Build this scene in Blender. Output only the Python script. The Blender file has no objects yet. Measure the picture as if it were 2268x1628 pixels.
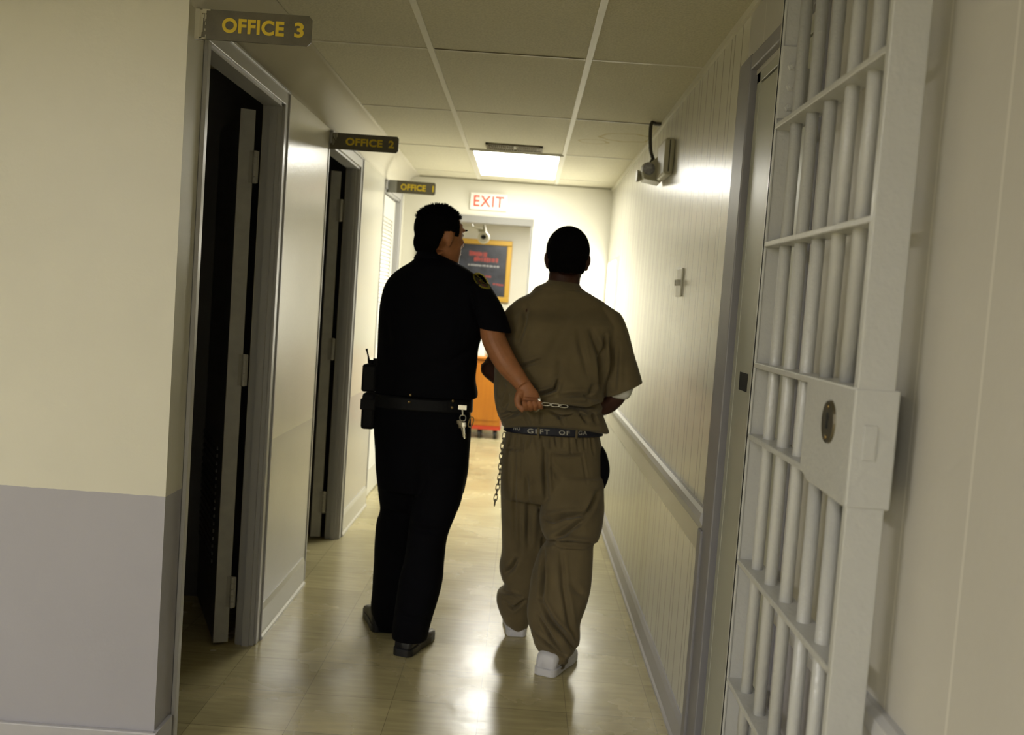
import bpy, bmesh, math, random
import numpy as np
from mathutils import Vector, Matrix, noise
from mathutils.bvhtree import BVHTree
random.seed(4)
C = bpy.context.scene.collection
sc = bpy.context.scene
# ------------------------------------------------------------------ camera
F, CX, CY = 2190.0, 1134.0, 814.0
CAM = Vector((0, 0, 1.48))
RX = Vector((0.99740279, -0.07151378, 0.00857065))
RY = Vector((0.01321311, 0.06469866, -0.99781737))
RZ = Vector((0.07080318, 0.99533907, 0.06547554))
def ray(px, py):
    c = Vector((px-CX, -(py-CY), -F))
    return Vector((RX.dot(c), RY.dot(c), RZ.dot(c)))
def at(px, py, Y):
    """point of the plane y = Y seen at that place of the photograph"""
    r = ray(px, py)
    return CAM + r*(Y/r.y)
cam = bpy.data.cameras.new('camera'); co = bpy.data.objects.new('camera', cam); C.objects.link(co)
m = Matrix((RX, RY, RZ)).to_4x4(); m.translation = CAM
co.matrix_world = m
cam.sensor_width = 36; cam.lens = F/2268*36; cam.clip_start = .05
cam.dof.use_dof = True; cam.dof.focus_distance = 2.8; cam.dof.aperture_fstop = 4.0
sc.camera = co
vs = sc.view_settings
sc.display_settings.display_device = 'sRGB'
vs.view_transform = 'Standard'; vs.look = 'None'; vs.gamma = 1; vs.exposure = 0; vs.use_curve_mapping = False
w = bpy.data.worlds.new('world'); sc.world = w; w.use_nodes = True
w.node_tree.nodes['Background'].inputs[0].default_value = (0, 0, 0, 1)

# ------------------------------------------------------------------ materials
def mat(name, col, rough=.6, metal=0, bump=0, bscale=60, var=0, vscale=4, spec=.5, emit=None, es=0, sheen=0):
    M = bpy.data.materials.new(name); M.use_nodes = True
    nt = M.node_tree; b = nt.nodes['Principled BSDF']
    b.inputs['Base Color'].default_value = (*col, 1); b.inputs['Roughness'].default_value = rough
    b.inputs['Metallic'].default_value = metal; b.inputs['Specular IOR Level'].default_value = spec
    tc = nt.nodes.new('ShaderNodeTexCoord')
    geo = nt.nodes.new('ShaderNodeNewGeometry')
    if var:
        n = nt.nodes.new('ShaderNodeTexNoise'); n.inputs['Scale'].default_value = vscale; n.inputs['Detail'].default_value = 5
        nt.links.new(geo.outputs['Position'], n.inputs['Vector'])
        mr = nt.nodes.new('ShaderNodeMapRange'); mr.inputs[1].default_value = .3; mr.inputs[2].default_value = .7
        mr.inputs[3].default_value = 1-var; mr.inputs[4].default_value = 1+var
        nt.links.new(n.outputs['Fac'], mr.inputs[0])
        mx = nt.nodes.new('ShaderNodeVectorMath'); mx.operation = 'SCALE'; mx.inputs[0].default_value = col
        nt.links.new(mr.outputs[0], mx.inputs['Scale']); nt.links.new(mx.outputs[0], b.inputs['Base Color'])
    if bump:
        n = nt.nodes.new('ShaderNodeTexNoise'); n.inputs['Scale'].default_value = bscale; n.inputs['Detail'].default_value = 3
        nt.links.new(geo.outputs['Position'], n.inputs['Vector'])
        bp = nt.nodes.new('ShaderNodeBump'); bp.inputs['Strength'].default_value = 1; bp.inputs['Distance'].default_value = bump
        nt.links.new(n.outputs['Fac'], bp.inputs['Height']); nt.links.new(bp.outputs[0], b.inputs['Normal'])
    if emit:
        b.inputs['Emission Color'].default_value = (*emit, 1); b.inputs['Emission Strength'].default_value = es
    if sheen: b.inputs['Sheen Weight'].default_value = sheen
    return M
def N(nt, typ, **kw):
    n = nt.nodes.new(typ)
    for k, v in kw.items():
        if k == 'op': n.operation = v
        else: n.inputs[int(k[1:])].default_value = v
    return n
def wallmat(name, top, low, split=.835, rough=.32, grooves=None, gcol=.55, gw=.0016, bump=.0006, crack=False, scuff=.03):
    """two coats of paint meeting at height `split`; grooves = (period, offsets) along y"""
    M = bpy.data.materials.new(name); M.use_nodes = True
    nt = M.node_tree; L = nt.links; b = nt.nodes['Principled BSDF']
    b.inputs['Roughness'].default_value = rough
    geo = nt.nodes.new('ShaderNodeNewGeometry'); sp = nt.nodes.new('ShaderNodeSeparateXYZ'); L.new(geo.outputs['Position'], sp.inputs[0])
    nz = N(nt, 'ShaderNodeTexNoise'); nz.inputs['Scale'].default_value = 25; L.new(geo.outputs['Position'], nz.inputs['Vector'])
    jit = N(nt, 'ShaderNodeMath', op='MULTIPLY_ADD', i1=.006, i2=split-.003); L.new(nz.outputs['Fac'], jit.inputs[0])
    gt = N(nt, 'ShaderNodeMath', op='GREATER_THAN'); L.new(sp.outputs['Z'], gt.inputs[0]); L.new(jit.outputs[0], gt.inputs[1])
    mx = nt.nodes.new('ShaderNodeMix'); mx.data_type = 'RGBA'; L.new(gt.outputs[0], mx.inputs['Factor'])
    mx.inputs['A'].default_value = (*low, 1); mx.inputs['B'].default_value = (*top, 1)
    n2 = N(nt, 'ShaderNodeTexNoise'); n2.inputs['Scale'].default_value = 2.2; n2.inputs['Detail'].default_value = 6; L.new(geo.outputs['Position'], n2.inputs['Vector'])
    mr = N(nt, 'ShaderNodeMapRange', i1=.3, i2=.7, i3=1-scuff, i4=1+scuff); L.new(n2.outputs['Fac'], mr.inputs[0])
    scl = N(nt, 'ShaderNodeVectorMath', op='SCALE'); L.new(mx.outputs['Result'], scl.inputs[0]); L.new(mr.outputs[0], scl.inputs['Scale'])
    col = scl.outputs[0]
    n3 = N(nt, 'ShaderNodeTexNoise'); n3.inputs['Scale'].default_value = 55; n3.inputs['Detail'].default_value = 3; L.new(geo.outputs['Position'], n3.inputs['Vector'])
    bp = nt.nodes.new('ShaderNodeBump'); bp.inputs['Distance'].default_value = bump; L.new(n3.outputs['Fac'], bp.inputs['Height'])
    if grooves:
        per, offs = grooves
        tot = None
        for o in offs:
            a = N(nt, 'ShaderNodeMath', op='ADD', i1=100*per-o); L.new(sp.outputs['Y'], a.inputs[0])
            md = N(nt, 'ShaderNodeMath', op='MODULO', i1=per); L.new(a.outputs[0], md.inputs[0])
            s = N(nt, 'ShaderNodeMath', op='LESS_THAN', i1=gw*2); L.new(md.outputs[0], s.inputs[0])
            if tot is None: tot = s
            else:
                t = N(nt, 'ShaderNodeMath', op='MAXIMUM'); L.new(tot.outputs[0], t.inputs[0]); L.new(s.outputs[0], t.inputs[1]); tot = t
        if crack:
            a = N(nt, 'ShaderNodeMath', op='COMPARE', i1=4.42, i2=.006); L.new(sp.outputs['Y'], a.inputs[0])
            c = N(nt, 'ShaderNodeMath', op='COMPARE', i1=1.42, i2=.19); L.new(sp.outputs['Z'], c.inputs[0])
            t = N(nt, 'ShaderNodeMath', op='MULTIPLY'); L.new(a.outputs[0], t.inputs[0]); L.new(c.outputs[0], t.inputs[1])
            t2 = N(nt, 'ShaderNodeMath', op='MAXIMUM'); L.new(tot.outputs[0], t2.inputs[0]); L.new(t.outputs[0], t2.inputs[1]); tot = t2
        f = N(nt, 'ShaderNodeMath', op='MULTIPLY_ADD', i1=gcol-1, i2=1.0); L.new(tot.outputs[0], f.inputs[0])
        s2 = N(nt, 'ShaderNodeVectorMath', op='SCALE'); L.new(col, s2.inputs[0]); L.new(f.outputs[0], s2.inputs['Scale']); col = s2.outputs[0]
        inv = N(nt, 'ShaderNodeMath', op='SUBTRACT', i0=1.0); L.new(tot.outputs[0], inv.inputs[1])
        b2 = nt.nodes.new('ShaderNodeBump'); b2.inputs['Distance'].default_value = .0015; L.new(inv.outputs[0], b2.inputs['Height'])
        L.new(bp.outputs[0], b2.inputs['Normal']); L.new(b2.outputs[0], b.inputs['Normal'])
    else:
        L.new(bp.outputs[0], b.inputs['Normal'])
    L.new(col, b.inputs['Base Color'])
    return M
CREAM = (.58, .565, .48); LOWG = (.34, .335, .375)
m_wall_near = wallmat('cream and grey painted wall', CREAM, LOWG, rough=.45)
m_wall_left = wallmat('glossy cream corridor paint', (.60, .58, .48), (.47, .46, .41), rough=.24, bump=.0005)
m_endframe = mat('dull grey door frame paint', (.21, .205, .185), .5)
m_cove = mat('matt cream paint', (.56, .53, .42), .7)
m_wall_right = wallmat('grooved cream panelling', (.60, .58, .49), (.54, .53, .47), split=.80, rough=.27, grooves=(.305, (0, .055, .185)), crack=True, bump=.0003, gcol=.45, gw=.0048)
m_wall_right_near = wallmat('cream wide board panelling', (.47, .455, .415), (.33, .32, .36), split=.80, rough=.45, grooves=(.2235, (.024,)), gcol=1.45, gw=.0019)  # grooves coloured lighter, a painted highlight along the board joints
m_wall_plain = wallmat('cream paint', (.62, .60, .50), (.62, .60, .50), rough=.4)
m_trimcream = mat('cream trim paint', (.50, .48, .40), .35)
m_greytrim = mat('grey door frame paint', (.36, .355, .34), .3, bump=.0004, bscale=40)
m_purple = mat('dark grey casing paint', (.225, .22, .24), .42, bump=.0005, bscale=30)
m_base = mat('grey baseboard paint', (.40, .395, .42), .4, bump=.0006, bscale=25)
m_rail = mat('pale chair rail paint', (.45, .45, .46), .4, bump=.0008, bscale=30)
m_leaf = mat('dark office shade paint', (.11, .11, .11), .5, var=.1)  # shade of the unlit offices put into the colour; their walls share it
m_leafedge = mat('worn grey door edge paint', (.36, .355, .33), .45, bump=.0008, bscale=30, var=.08, vscale=20)
m_steel = mat('grey green steel door paint', (.37, .375, .32), .35, bump=.0006, bscale=22)
m_gate = mat('pale grey gate enamel', (.46, .465, .455), .28, bump=.0015, bscale=70)
m_black = mat('black hole', (.008, .008, .008), .9)
m_grid = mat('white ceiling grid', (.62, .60, .50), .5)
m_lens = mat('frosted light lens', (.9, .9, .85), .5, emit=(1, .975, .89), es=14)
m_lens2 = mat('room light lens', (.9, .9, .85), .5, emit=(1, .97, .92), es=56)
m_sign = mat('dark brown sign plastic', (.085, .075, .045), .45, var=.15, vscale=40)
m_yellow = mat('yellow sign lettering', (.60, .43, .012), .5)
m_chip = mat('chipped pale paint', (.45, .42, .32), .6)
m_signgrey = mat('grey sign bracket', (.25, .25, .22), .5)
m_exitw = mat('white exit sign plastic', (.72, .70, .64), .35)
m_red = mat('red exit lettering', (.62, .07, .03), .4)
m_gold = mat('gold picture frame', (.50, .30, .035), .4, metal=.3)
m_print = mat('dark blue grey poster print', (.035, .038, .05), .3, var=.5, vscale=7)
m_posterred = mat('red poster print', (.38, .05, .035), .4)
m_posterwhite = mat('white poster print', (.4, .4, .4), .4)
m_wood = None
m_castor = mat('black castor rubber', (.015, .015, .015), .6)
m_redpaint = mat('red cart paint', (.5, .05, .02), .4)
m_paper = mat('white paper', (.7, .75, .72), .6)
m_green = mat('green plastic', (.05, .35, .22), .5)
m_beige = mat('beige lamp housing', (.42, .40, .29), .45)
m_lampglass = mat('grey lamp lens', (.30, .30, .33), .35, var=.35, vscale=60)
m_conduit = mat('dark flexible conduit', (.05, .048, .04), .6)
m_switch = mat('ivory switch plastic', (.62, .60, .50), .35)
m_camwhite = mat('white camera housing', (.72, .70, .62), .35)
m_brown = mat('brown vent and shadow strip', (.12, .10, .05), .6)
m_hinge = mat('painted hinge', (.38, .37, .33), .35)
def clothmat(name, col, var=.12, rough=.85, weave=900, sheen=.15):
    M = mat(name, col, rough, bump=.0004, bscale=weave, var=var, vscale=9, sheen=sheen, spec=.12); return M
m_khaki = clothmat('khaki prison cotton', (.152, .120, .066))
m_navy = clothmat('black uniform cloth', (.0022, .0022, .004), sheen=0)
m_skin = mat('tan skin', (.40, .165, .07), .5, var=.12, vscale=30, bump=.0003, bscale=200)
m_darkskin = mat('dark brown skin', (.05, .019, .011), .55, spec=.3, var=.12, vscale=30)
m_hair = mat('black hair', (.0018, .0015, .0015), .9, spec=.08)
m_whiteshoe = mat('white leather shoe', (.66, .66, .72), .45, bump=.0005, bscale=80)
m_blackshoe = mat('black leather shoe', (.008, .008, .01), .4)
m_undershirt = mat('white cotton undershirt', (.7, .7, .66), .8)
m_beltblack = mat('dark navy belt webbing', (.006, .007, .018), .6)
m_belttext = mat('pale stencilled belt lettering', (.42, .40, .34), .6)
m_leather = mat('black basket weave leather', (.004, .004, .005), .6, spec=.2)
m_radio = mat('black radio plastic', (.004, .004, .005), .6, spec=.2)
m_chrome = mat('polished chrome', (.85, .84, .8), .22, metal=1)
m_brass = mat('dull brass', (.30, .22, .10), .35, metal=1)
m_darkmetal = mat('dark worn metal', (.18, .16, .12), .35, metal=1)
m_patchy = mat('yellow embroidered border', (.34, .29, .03), .8)
m_patchg = mat('grey brown embroidery', (.09, .085, .06), .8, var=.6, vscale=90)
m_patchr = mat('red embroidery', (.16, .03, .03), .8)
m_eye = mat('eye white', (.6, .58, .55), .2)
def floormat():
    M = bpy.data.materials.new('waxed cream vinyl tile'); M.use_nodes = True
    nt = M.node_tree; L = nt.links; b = nt.nodes['Principled BSDF']
    geo = nt.nodes.new('ShaderNodeNewGeometry'); sp = nt.nodes.new('ShaderNodeSeparateXYZ'); L.new(geo.outputs['Position'], sp.inputs[0])
    S = .319; idx = []; seams = []
    for ax, off in (('X', -1.02+20*S), ('Y', -3.21+20*S)):
        a = N(nt, 'ShaderNodeMath', op='ADD', i1=(1.02+20*S) if ax == 'X' else (-3.21+40*S)); L.new(sp.outputs[ax], a.inputs[0])
        d = N(nt, 'ShaderNodeMath', op='DIVIDE', i1=S); L.new(a.outputs[0], d.inputs[0])
        fl = N(nt, 'ShaderNodeMath', op='FLOOR'); L.new(d.outputs[0], fl.inputs[0]); idx.append(fl)
        fr = N(nt, 'ShaderNodeMath', op='FRACT'); L.new(d.outputs[0], fr.inputs[0])
        s = N(nt, 'ShaderNodeMath', op='LESS_THAN', i1=.006 if ax == 'X' else .010); L.new(fr.outputs[0], s.inputs[0]); seams.append(s)
    cmb = nt.nodes.new('ShaderNodeCombineXYZ'); L.new(idx[0].outputs[0], cmb.inputs[0]); L.new(idx[1].outputs[0], cmb.inputs[1])
    wn = nt.nodes.new('ShaderNodeTexWhiteNoise'); L.new(cmb.outputs[0], wn.inputs['Vector'])
    tv = N(nt, 'ShaderNodeMapRange', i3=.90, i4=1.08); L.new(wn.outputs['Value'], tv.inputs[0])
    mp = nt.nodes.new('ShaderNodeMapping'); mp.inputs['Scale'].default_value = (6, 38, 1); L.new(geo.outputs['Position'], mp.inputs[0])
    st = N(nt, 'ShaderNodeTexNoise'); st.inputs['Scale'].default_value = 1; st.inputs['Detail'].default_value = 5; L.new(mp.outputs[0], st.inputs['Vector'])
    sv = N(nt, 'ShaderNodeMapRange', i1=.3, i2=.7, i3=.86, i4=1.1); L.new(st.outputs['Fac'], sv.inputs[0])
    nb = N(nt, 'ShaderNodeTexNoise'); nb.inputs['Scale'].default_value = 2.5; nb.inputs['Detail'].default_value = 6; L.new(geo.outputs['Position'], nb.inputs['Vector'])
    bv = N(nt, 'ShaderNodeMapRange', i1=.2, i2=.8, i3=.82, i4=1.14); L.new(nb.outputs['Fac'], bv.inputs[0])
    m1 = N(nt, 'ShaderNodeMath', op='MULTIPLY'); L.new(tv.outputs[0], m1.inputs[0]); L.new(sv.outputs[0], m1.inputs[1])
    m2 = N(nt, 'ShaderNodeMath', op='MULTIPLY'); L.new(m1.outputs[0], m2.inputs[0]); L.new(bv.outputs[0], m2.inputs[1])
    sm = N(nt, 'ShaderNodeMath', op='MAXIMUM'); L.new(seams[0].outputs[0], sm.inputs[0]); L.new(seams[1].outputs[0], sm.inputs[1])
    sf = N(nt, 'ShaderNodeMath', op='MULTIPLY_ADD', i1=-.5, i2=1.0); L.new(sm.outputs[0], sf.inputs[0])
    m3 = N(nt, 'ShaderNodeMath', op='MULTIPLY'); L.new(m2.outputs[0], m3.inputs[0]); L.new(sf.outputs[0], m3.inputs[1])
    v = N(nt, 'ShaderNodeVectorMath', op='SCALE'); v.inputs[0].default_value = (.49, .43, .235); L.new(m3.outputs[0], v.inputs['Scale'])
    L.new(v.outputs[0], b.inputs['Base Color'])
    rr = N(nt, 'ShaderNodeMapRange', i1=.2, i2=.8, i3=.19, i4=.33); L.new(nb.outputs['Fac'], rr.inputs[0]); L.new(rr.outputs[0], b.inputs['Roughness'])
    n3 = N(nt, 'ShaderNodeTexNoise'); n3.inputs['Scale'].default_value = 9; n3.inputs['Detail'].default_value = 4; L.new(geo.outputs['Position'], n3.inputs['Vector'])
    bp = nt.nodes.new('ShaderNodeBump'); bp.inputs['Distance'].default_value = .0012; L.new(n3.outputs['Fac'], bp.inputs['Height']); L.new(bp.outputs[0], b.inputs['Normal'])
    b.inputs['Specular IOR Level'].default_value = .55
    return M
m_floor = floormat()
def ceilmat():
    M = bpy.data.materials.new('pitted acoustic tile'); M.use_nodes = True
    nt = M.node_tree; L = nt.links; b = nt.nodes['Principled BSDF']; b.inputs['Roughness'].default_value = .85
    geo = nt.nodes.new('ShaderNodeNewGeometry')
    v = N(nt, 'ShaderNodeTexNoise'); v.inputs['Scale'].default_value = 120; v.inputs['Detail'].default_value = 4; L.new(geo.outputs['Position'], v.inputs['Vector'])
    mr = N(nt, 'ShaderNodeMapRange', i1=.35, i2=.6, i3=.86, i4=1.02); L.new(v.outputs['Fac'], mr.inputs[0])
    # tea coloured water rings on one tile
    tot = None
    for cx_, cy_, rx_, ry_ in ((.50, 5.60, .14, .13), (.33, 5.80, .08, .07)):
        s = N(nt, 'ShaderNodeVectorMath', op='SUBTRACT'); s.inputs[1].default_value = (cx_, cy_, 2.44); L.new(geo.outputs['Position'], s.inputs[0])
        nn = N(nt, 'ShaderNodeTexNoise'); nn.inputs['Scale'].default_value = 14; L.new(geo.outputs['Position'], nn.inputs['Vector'])
        mu = N(nt, 'ShaderNodeVectorMath', op='MULTIPLY'); mu.inputs[1].default_value = (1/rx_, 1/ry_, 0); L.new(s.outputs[0], mu.inputs[0])
        ln = N(nt, 'ShaderNodeVectorMath', op='LENGTH'); L.new(mu.outputs[0], ln.inputs[0])
        ad = N(nt, 'ShaderNodeMath', op='MULTIPLY_ADD', i1=.6, i2=-.3); L.new(nn.outputs['Fac'], ad.inputs[0])
        a2 = N(nt, 'ShaderNodeMath', op='ADD'); L.new(ln.outputs['Value'], a2.inputs[0]); L.new(ad.outputs[0], a2.inputs[1])
        c = N(nt, 'ShaderNodeMath', op='COMPARE', i1=1.0, i2=.09); L.new(a2.outputs[0], c.inputs[0])
        if tot is None: tot = c
        else:
            t = N(nt, 'ShaderNodeMath', op='MAXIMUM'); L.new(tot.outputs[0], t.inputs[0]); L.new(c.outputs[0], t.inputs[1]); tot = t
    mx = nt.nodes.new('ShaderNodeMix'); mx.data_type = 'RGBA'
    mx.inputs['A'].default_value = (.57, .54, .40, 1); mx.inputs['B'].default_value = (.46, .40, .22, 1); L.new(tot.outputs[0], mx.inputs['Factor'])
    sc_ = N(nt, 'ShaderNodeVectorMath', op='SCALE'); L.new(mx.outputs['Result'], sc_.inputs[0]); L.new(mr.outputs[0], sc_.inputs['Scale'])
    L.new(sc_.outputs[0], b.inputs['Base Color'])
    bp = nt.nodes.new('ShaderNodeBump'); bp.inputs['Distance'].default_value = .002; L.new(v.outputs['Fac'], bp.inputs['Height']); L.new(bp.outputs[0], b.inputs['Normal'])
    return M
m_ceil = ceilmat()
def woodmat():
    M = bpy.data.materials.new('orange varnished wood'); M.use_nodes = True
    nt = M.node_tree; L = nt.links; b = nt.nodes['Principled BSDF']; b.inputs['Roughness'].default_value = .3
    geo = nt.nodes.new('ShaderNodeNewGeometry'); mp = nt.nodes.new('ShaderNodeMapping'); mp.inputs['Scale'].default_value = (22, 22, 2); L.new(geo.outputs['Position'], mp.inputs[0])
    n = N(nt, 'ShaderNodeTexNoise'); n.inputs['Scale'].default_value = 1; n.inputs['Detail'].default_value = 4; L.new(mp.outputs[0], n.inputs['Vector'])
    r = nt.nodes.new('ShaderNodeMix'); r.data_type = 'RGBA'; r.inputs['A'].default_value = (.36, .11, .008, 1); r.inputs['B'].default_value = (.58, .22, .02, 1)
    L.new(n.outputs['Fac'], r.inputs['Factor']); L.new(r.outputs['Result'], b.inputs['Base Color']); return M
m_wood = woodmat()

# ------------------------------------------------------------------ mesh helpers
def box(bm, x0, x1, y0, y1, z0, z1, bev=0, M=None):
    r = bmesh.ops.create_cube(bm, size=1)
    vs_ = r['verts']
    for v in vs_:
        v.co = Vector(((x0+x1)/2+v.co.x*(x1-x0), (y0+y1)/2+v.co.y*(y1-y0), (z0+z1)/2+v.co.z*(z1-z0)))
    if bev:
        es = {e for v in vs_ for e in v.link_edges}
        r2 = bmesh.ops.bevel(bm, geom=list(es), offset=bev, segments=2, affect='EDGES', profile=.5)
        if M:
            for v in {v for f in r2['faces'] for v in f.verts} | {v for v in vs_ if v.is_valid}: v.co = M @ v.co
    elif M:
        for v in vs_: v.co = M @ v.co
def ringmesh(bm, rings, cap=True):
    R_ = [[bm.verts.new(p) for p in r] for r in rings]
    n = len(R_[0])
    for a, b in zip(R_, R_[1:]):
        for i in range(n):
            bm.faces.new((a[i], a[(i+1) % n], b[(i+1) % n], b[i]))
    if cap:
        bm.faces.new(R_[0][::-1]); bm.faces.new(R_[-1])
def tube(bm, pts, n=14, flat=1.0, flatdir=None):
    """pts: (Vector, radius) along a path; flat squeezes along flatdir"""
    P = [Vector(p) for p, r in pts]
    rings = []
    up = Vector((0, 0, 1))
    for i, (p, r) in enumerate(pts):
        p = Vector(p)
        t = (P[min(i+1, len(P)-1)] - P[max(i-1, 0)]).normalized()
        if flatdir is not None: u = (Vector(flatdir) - t*t.dot(Vector(flatdir))).normalized()
        else:
            a = Vector((0, 1, 0)) if abs(t.y) < .9 else Vector((1, 0, 0))
            u = (a - t*t.dot(a)).normalized()
        v = t.cross(u)
        rings.append([p + u*math.cos(k/n*2*math.pi)*r*flat + v*math.sin(k/n*2*math.pi)*r for k in range(n)])
    ringmesh(bm, rings)
def smoothpath(pts, sub=4):
    """Catmull-Rom through (Vector, radius)"""
    out = []
    P = [(Vector(p), r) for p, r in pts]
    for i in range(len(P)-1):
        p0, p1, p2, p3 = P[max(i-1, 0)], P[i], P[i+1], P[min(i+2, len(P)-1)]
        for k in range(sub):
            t = k/sub
            f = lambda a, b, c, d: .5*((2*b)+(c-a)*t+(2*a-5*b+4*c-d)*t*t+(3*b-a-3*c+d)*t**3)
            out.append((f(p0[0], p1[0], p2[0], p3[0]), f(p0[1], p1[1], p2[1], p3[1])))
    out.append(P[-1]); return out
def row(y, xl, xr, Y, ry):
    xc = (xl+xr)/2
    return (xl, y-.0717*(xc-xl), xr, y+.0717*(xr-xc), Y, ry)
def rows(bm, rs, n=32, e=2.4, sub=3):
    """horizontal slices: left point, right point (photograph), depth and half thickness"""
    R_ = []
    for xl, yl, xr, yr, Y, ry in rs:
        a, b = at(xl, yl, Y), at(xr, yr, Y)
        R_.append(((a+b)/2, (b-a)/2, ry))
    out = []
    for i in range(len(R_)-1):
        p = [R_[max(i-1, 0)], R_[i], R_[i+1], R_[min(i+2, len(R_)-1)]]
        for k in range(sub):
            t = k/sub
            f = lambda j: .5*((2*p[1][j])+(p[2][j]-p[0][j])*t+(2*p[0][j]-5*p[1][j]+4*p[2][j]-p[3][j])*t*t+(3*p[1][j]-p[0][j]-3*p[2][j]+p[3][j])*t**3)
            out.append((f(0), f(1), f(2)))
    out.append(R_[-1])
    rings = []
    for c, h, ry in out:
        ring = []
        for k in range(n):
            th = k/n*2*math.pi
            cs, sn = math.cos(th), math.sin(th)
            ring.append(c + h*(math.copysign(abs(cs)**(2/e), cs)) + Vector((0, 1, 0))*ry*math.copysign(abs(sn)**(2/e), sn))
        rings.append(ring)
    ringmesh(bm, rings)
def ellipsoid(bm, c, r, M=None, seg=20):
    g = bmesh.ops.create_uvsphere(bm, u_segments=seg, v_segments=seg//2+2, radius=1)
    for v in g['verts']:
        v.co = Vector((c[0]+v.co.x*r[0], c[1]+v.co.y*r[1], c[2]+v.co.z*r[2]))
        if M: v.co = M @ v.co
def obj(name, bm, material, parent=None, smooth=False, bevel=0):
    me = bpy.data.meshes.new(name)
    bmesh.ops.recalc_face_normals(bm, faces=bm.faces)
    bm.to_mesh(me); bm.free()
    if material: me.materials.append(material)
    if smooth: me.polygons.foreach_set('use_smooth', [True]*len(me.polygons))
    o = bpy.data.objects.new(name, me); C.objects.link(o)
    if parent:
        o.parent = parent; o.matrix_parent_inverse = parent.matrix_basis.inverted()
    if bevel:
        md = o.modifiers.new('bevel', 'BEVEL'); md.width = bevel; md.segments = 2; md.limit_method = 'ANGLE'
    return o
def tag(o, label, cat, group=None):
    o['label'] = label; o['category'] = cat
    if group: o['group'] = group
    return o
def thing(name, label, cat, loc, group=None):
    o = bpy.data.objects.new(name, None); C.objects.link(o); o.location = loc; o.empty_display_size = .1
    return tag(o, label, cat, group)
def struct(name, bm, material, parent=None, **kw):
    o = obj(name, bm, material, parent, **kw)
    if parent is None: o['kind'] = 'structure'
    return o
def B(): return bmesh.new()
def boxes(lst, bev=0):
    bm = B()
    for l in lst: box(bm, *l, bev=bev)
    return bm
def voxel(bm, size, smooth=4, fac=.5):
    """fuse closed pieces into one continuous skin"""
    me = bpy.data.meshes.new('tmp'); bmesh.ops.recalc_face_normals(bm, faces=bm.faces); bm.to_mesh(me); bm.free()
    o = bpy.data.objects.new('tmp', me); C.objects.link(o)
    md = o.modifiers.new('r', 'REMESH'); md.mode = 'VOXEL'; md.voxel_size = size; md.adaptivity = 0
    ms = o.modifiers.new('s', 'SMOOTH'); ms.factor = fac; ms.iterations = smooth
    dg = bpy.context.evaluated_depsgraph_get(); dg.update()
    out = bpy.data.meshes.new_from_object(o.evaluated_get(dg))
    bpy.data.objects.remove(o); bpy.data.meshes.remove(me)
    return out
def meshobj(name, me, material, parent=None):
    me.name = name; me.materials.clear(); me.materials.append(material)
    me.polygons.foreach_set('use_smooth', [True]*len(me.polygons))
    o = bpy.data.objects.new(name, me); C.objects.link(o)
    if parent: o.parent = parent; o.matrix_parent_inverse = parent.matrix_basis.inverted()
    return o
def arrays(me):
    n = len(me.vertices)
    co_ = np.empty(n*3); me.vertices.foreach_get('co', co_); co_ = co_.reshape(-1, 3)
    no_ = np.empty(n*3); me.vertices.foreach_get('normal', no_); no_ = no_.reshape(-1, 3)
    return co_, no_
def wrinkle(me, creases, Y, amp=.003, fr=(9, 9, 4), both=False):
    """press creases (photograph polylines lifted to depth Y) and cloth unevenness into a garment"""
    co_, no_ = arrays(me)
    d = np.zeros(len(co_))
    for pl, dep, wid in creases:
        P = [at(p[0], p[1], Y) for p in pl]
        best = np.full(len(co_), 9.); side = np.zeros(len(co_)); tt = np.zeros(len(co_))
        L = [(b-a).length for a, b in zip(P, P[1:])]; T = sum(L); acc = 0
        for (a, b), l in zip(zip(P, P[1:]), L):
            ax, az, bx, bz = a.x, a.z, b.x, b.z
            dx, dz = bx-ax, bz-az; ll = dx*dx+dz*dz
            t = np.clip(((co_[:, 0]-ax)*dx+(co_[:, 2]-az)*dz)/ll, 0, 1)
            qx = co_[:, 0]-(ax+t*dx); qz = co_[:, 2]-(az+t*dz)
            dist = np.hypot(qx, qz); s = np.sign(dx*qz-dz*qx)
            k = dist < best
            best[k] = dist[k]; side[k] = s[k]; tt[k] = ((acc+t*l)/T)[k]; acc += l
        env = np.clip(np.sin(np.pi*np.clip(tt, .03, .97)), 0, 1)**.5
        sd = best*side
        wgt = np.clip(-no_[:, 1]*1.4, 0, 1)
        d += wgt*env*(-dep*np.exp(-(sd/wid)**2) + dep*.45*np.exp(-((sd-1.8*wid)/(1.2*wid))**2) + dep*.25*np.exp(-((sd+2.0*wid)/(1.2*wid))**2))
    for i in range(len(co_)):
        c = co_[i]
        d[i] += amp*(noise.noise((c[0]*fr[0], c[1]*fr[1], c[2]*fr[2])) + .5*noise.noise((c[0]*fr[0]*2.3+7, c[1]*fr[1]*2.3, c[2]*fr[2]*2.3)))
    co_ += no_*d[:, None]
    me.vertices.foreach_set('co', co_.ravel()); me.update()
def bvh(me): 
    return BVHTree.FromPolygons([v.co.copy() for v in me.vertices], [tuple(p.vertices) for p in me.polygons])
def textmesh(txt, size, bold=0, ext=.0006, spacing=1.0):
    cu = bpy.data.curves.new('t', 'FONT'); cu.body = txt; cu.size = size; cu.extrude = ext; cu.offset = bold; cu.align_x = 'LEFT'; cu.space_character = spacing
    o = bpy.data.objects.new('t', cu); C.objects.link(o)
    dg = bpy.context.evaluated_depsgraph_get(); dg.update()
    me = bpy.data.meshes.new_from_object(o.evaluated_get(dg)); bpy.data.objects.remove(o)
    return me
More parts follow.
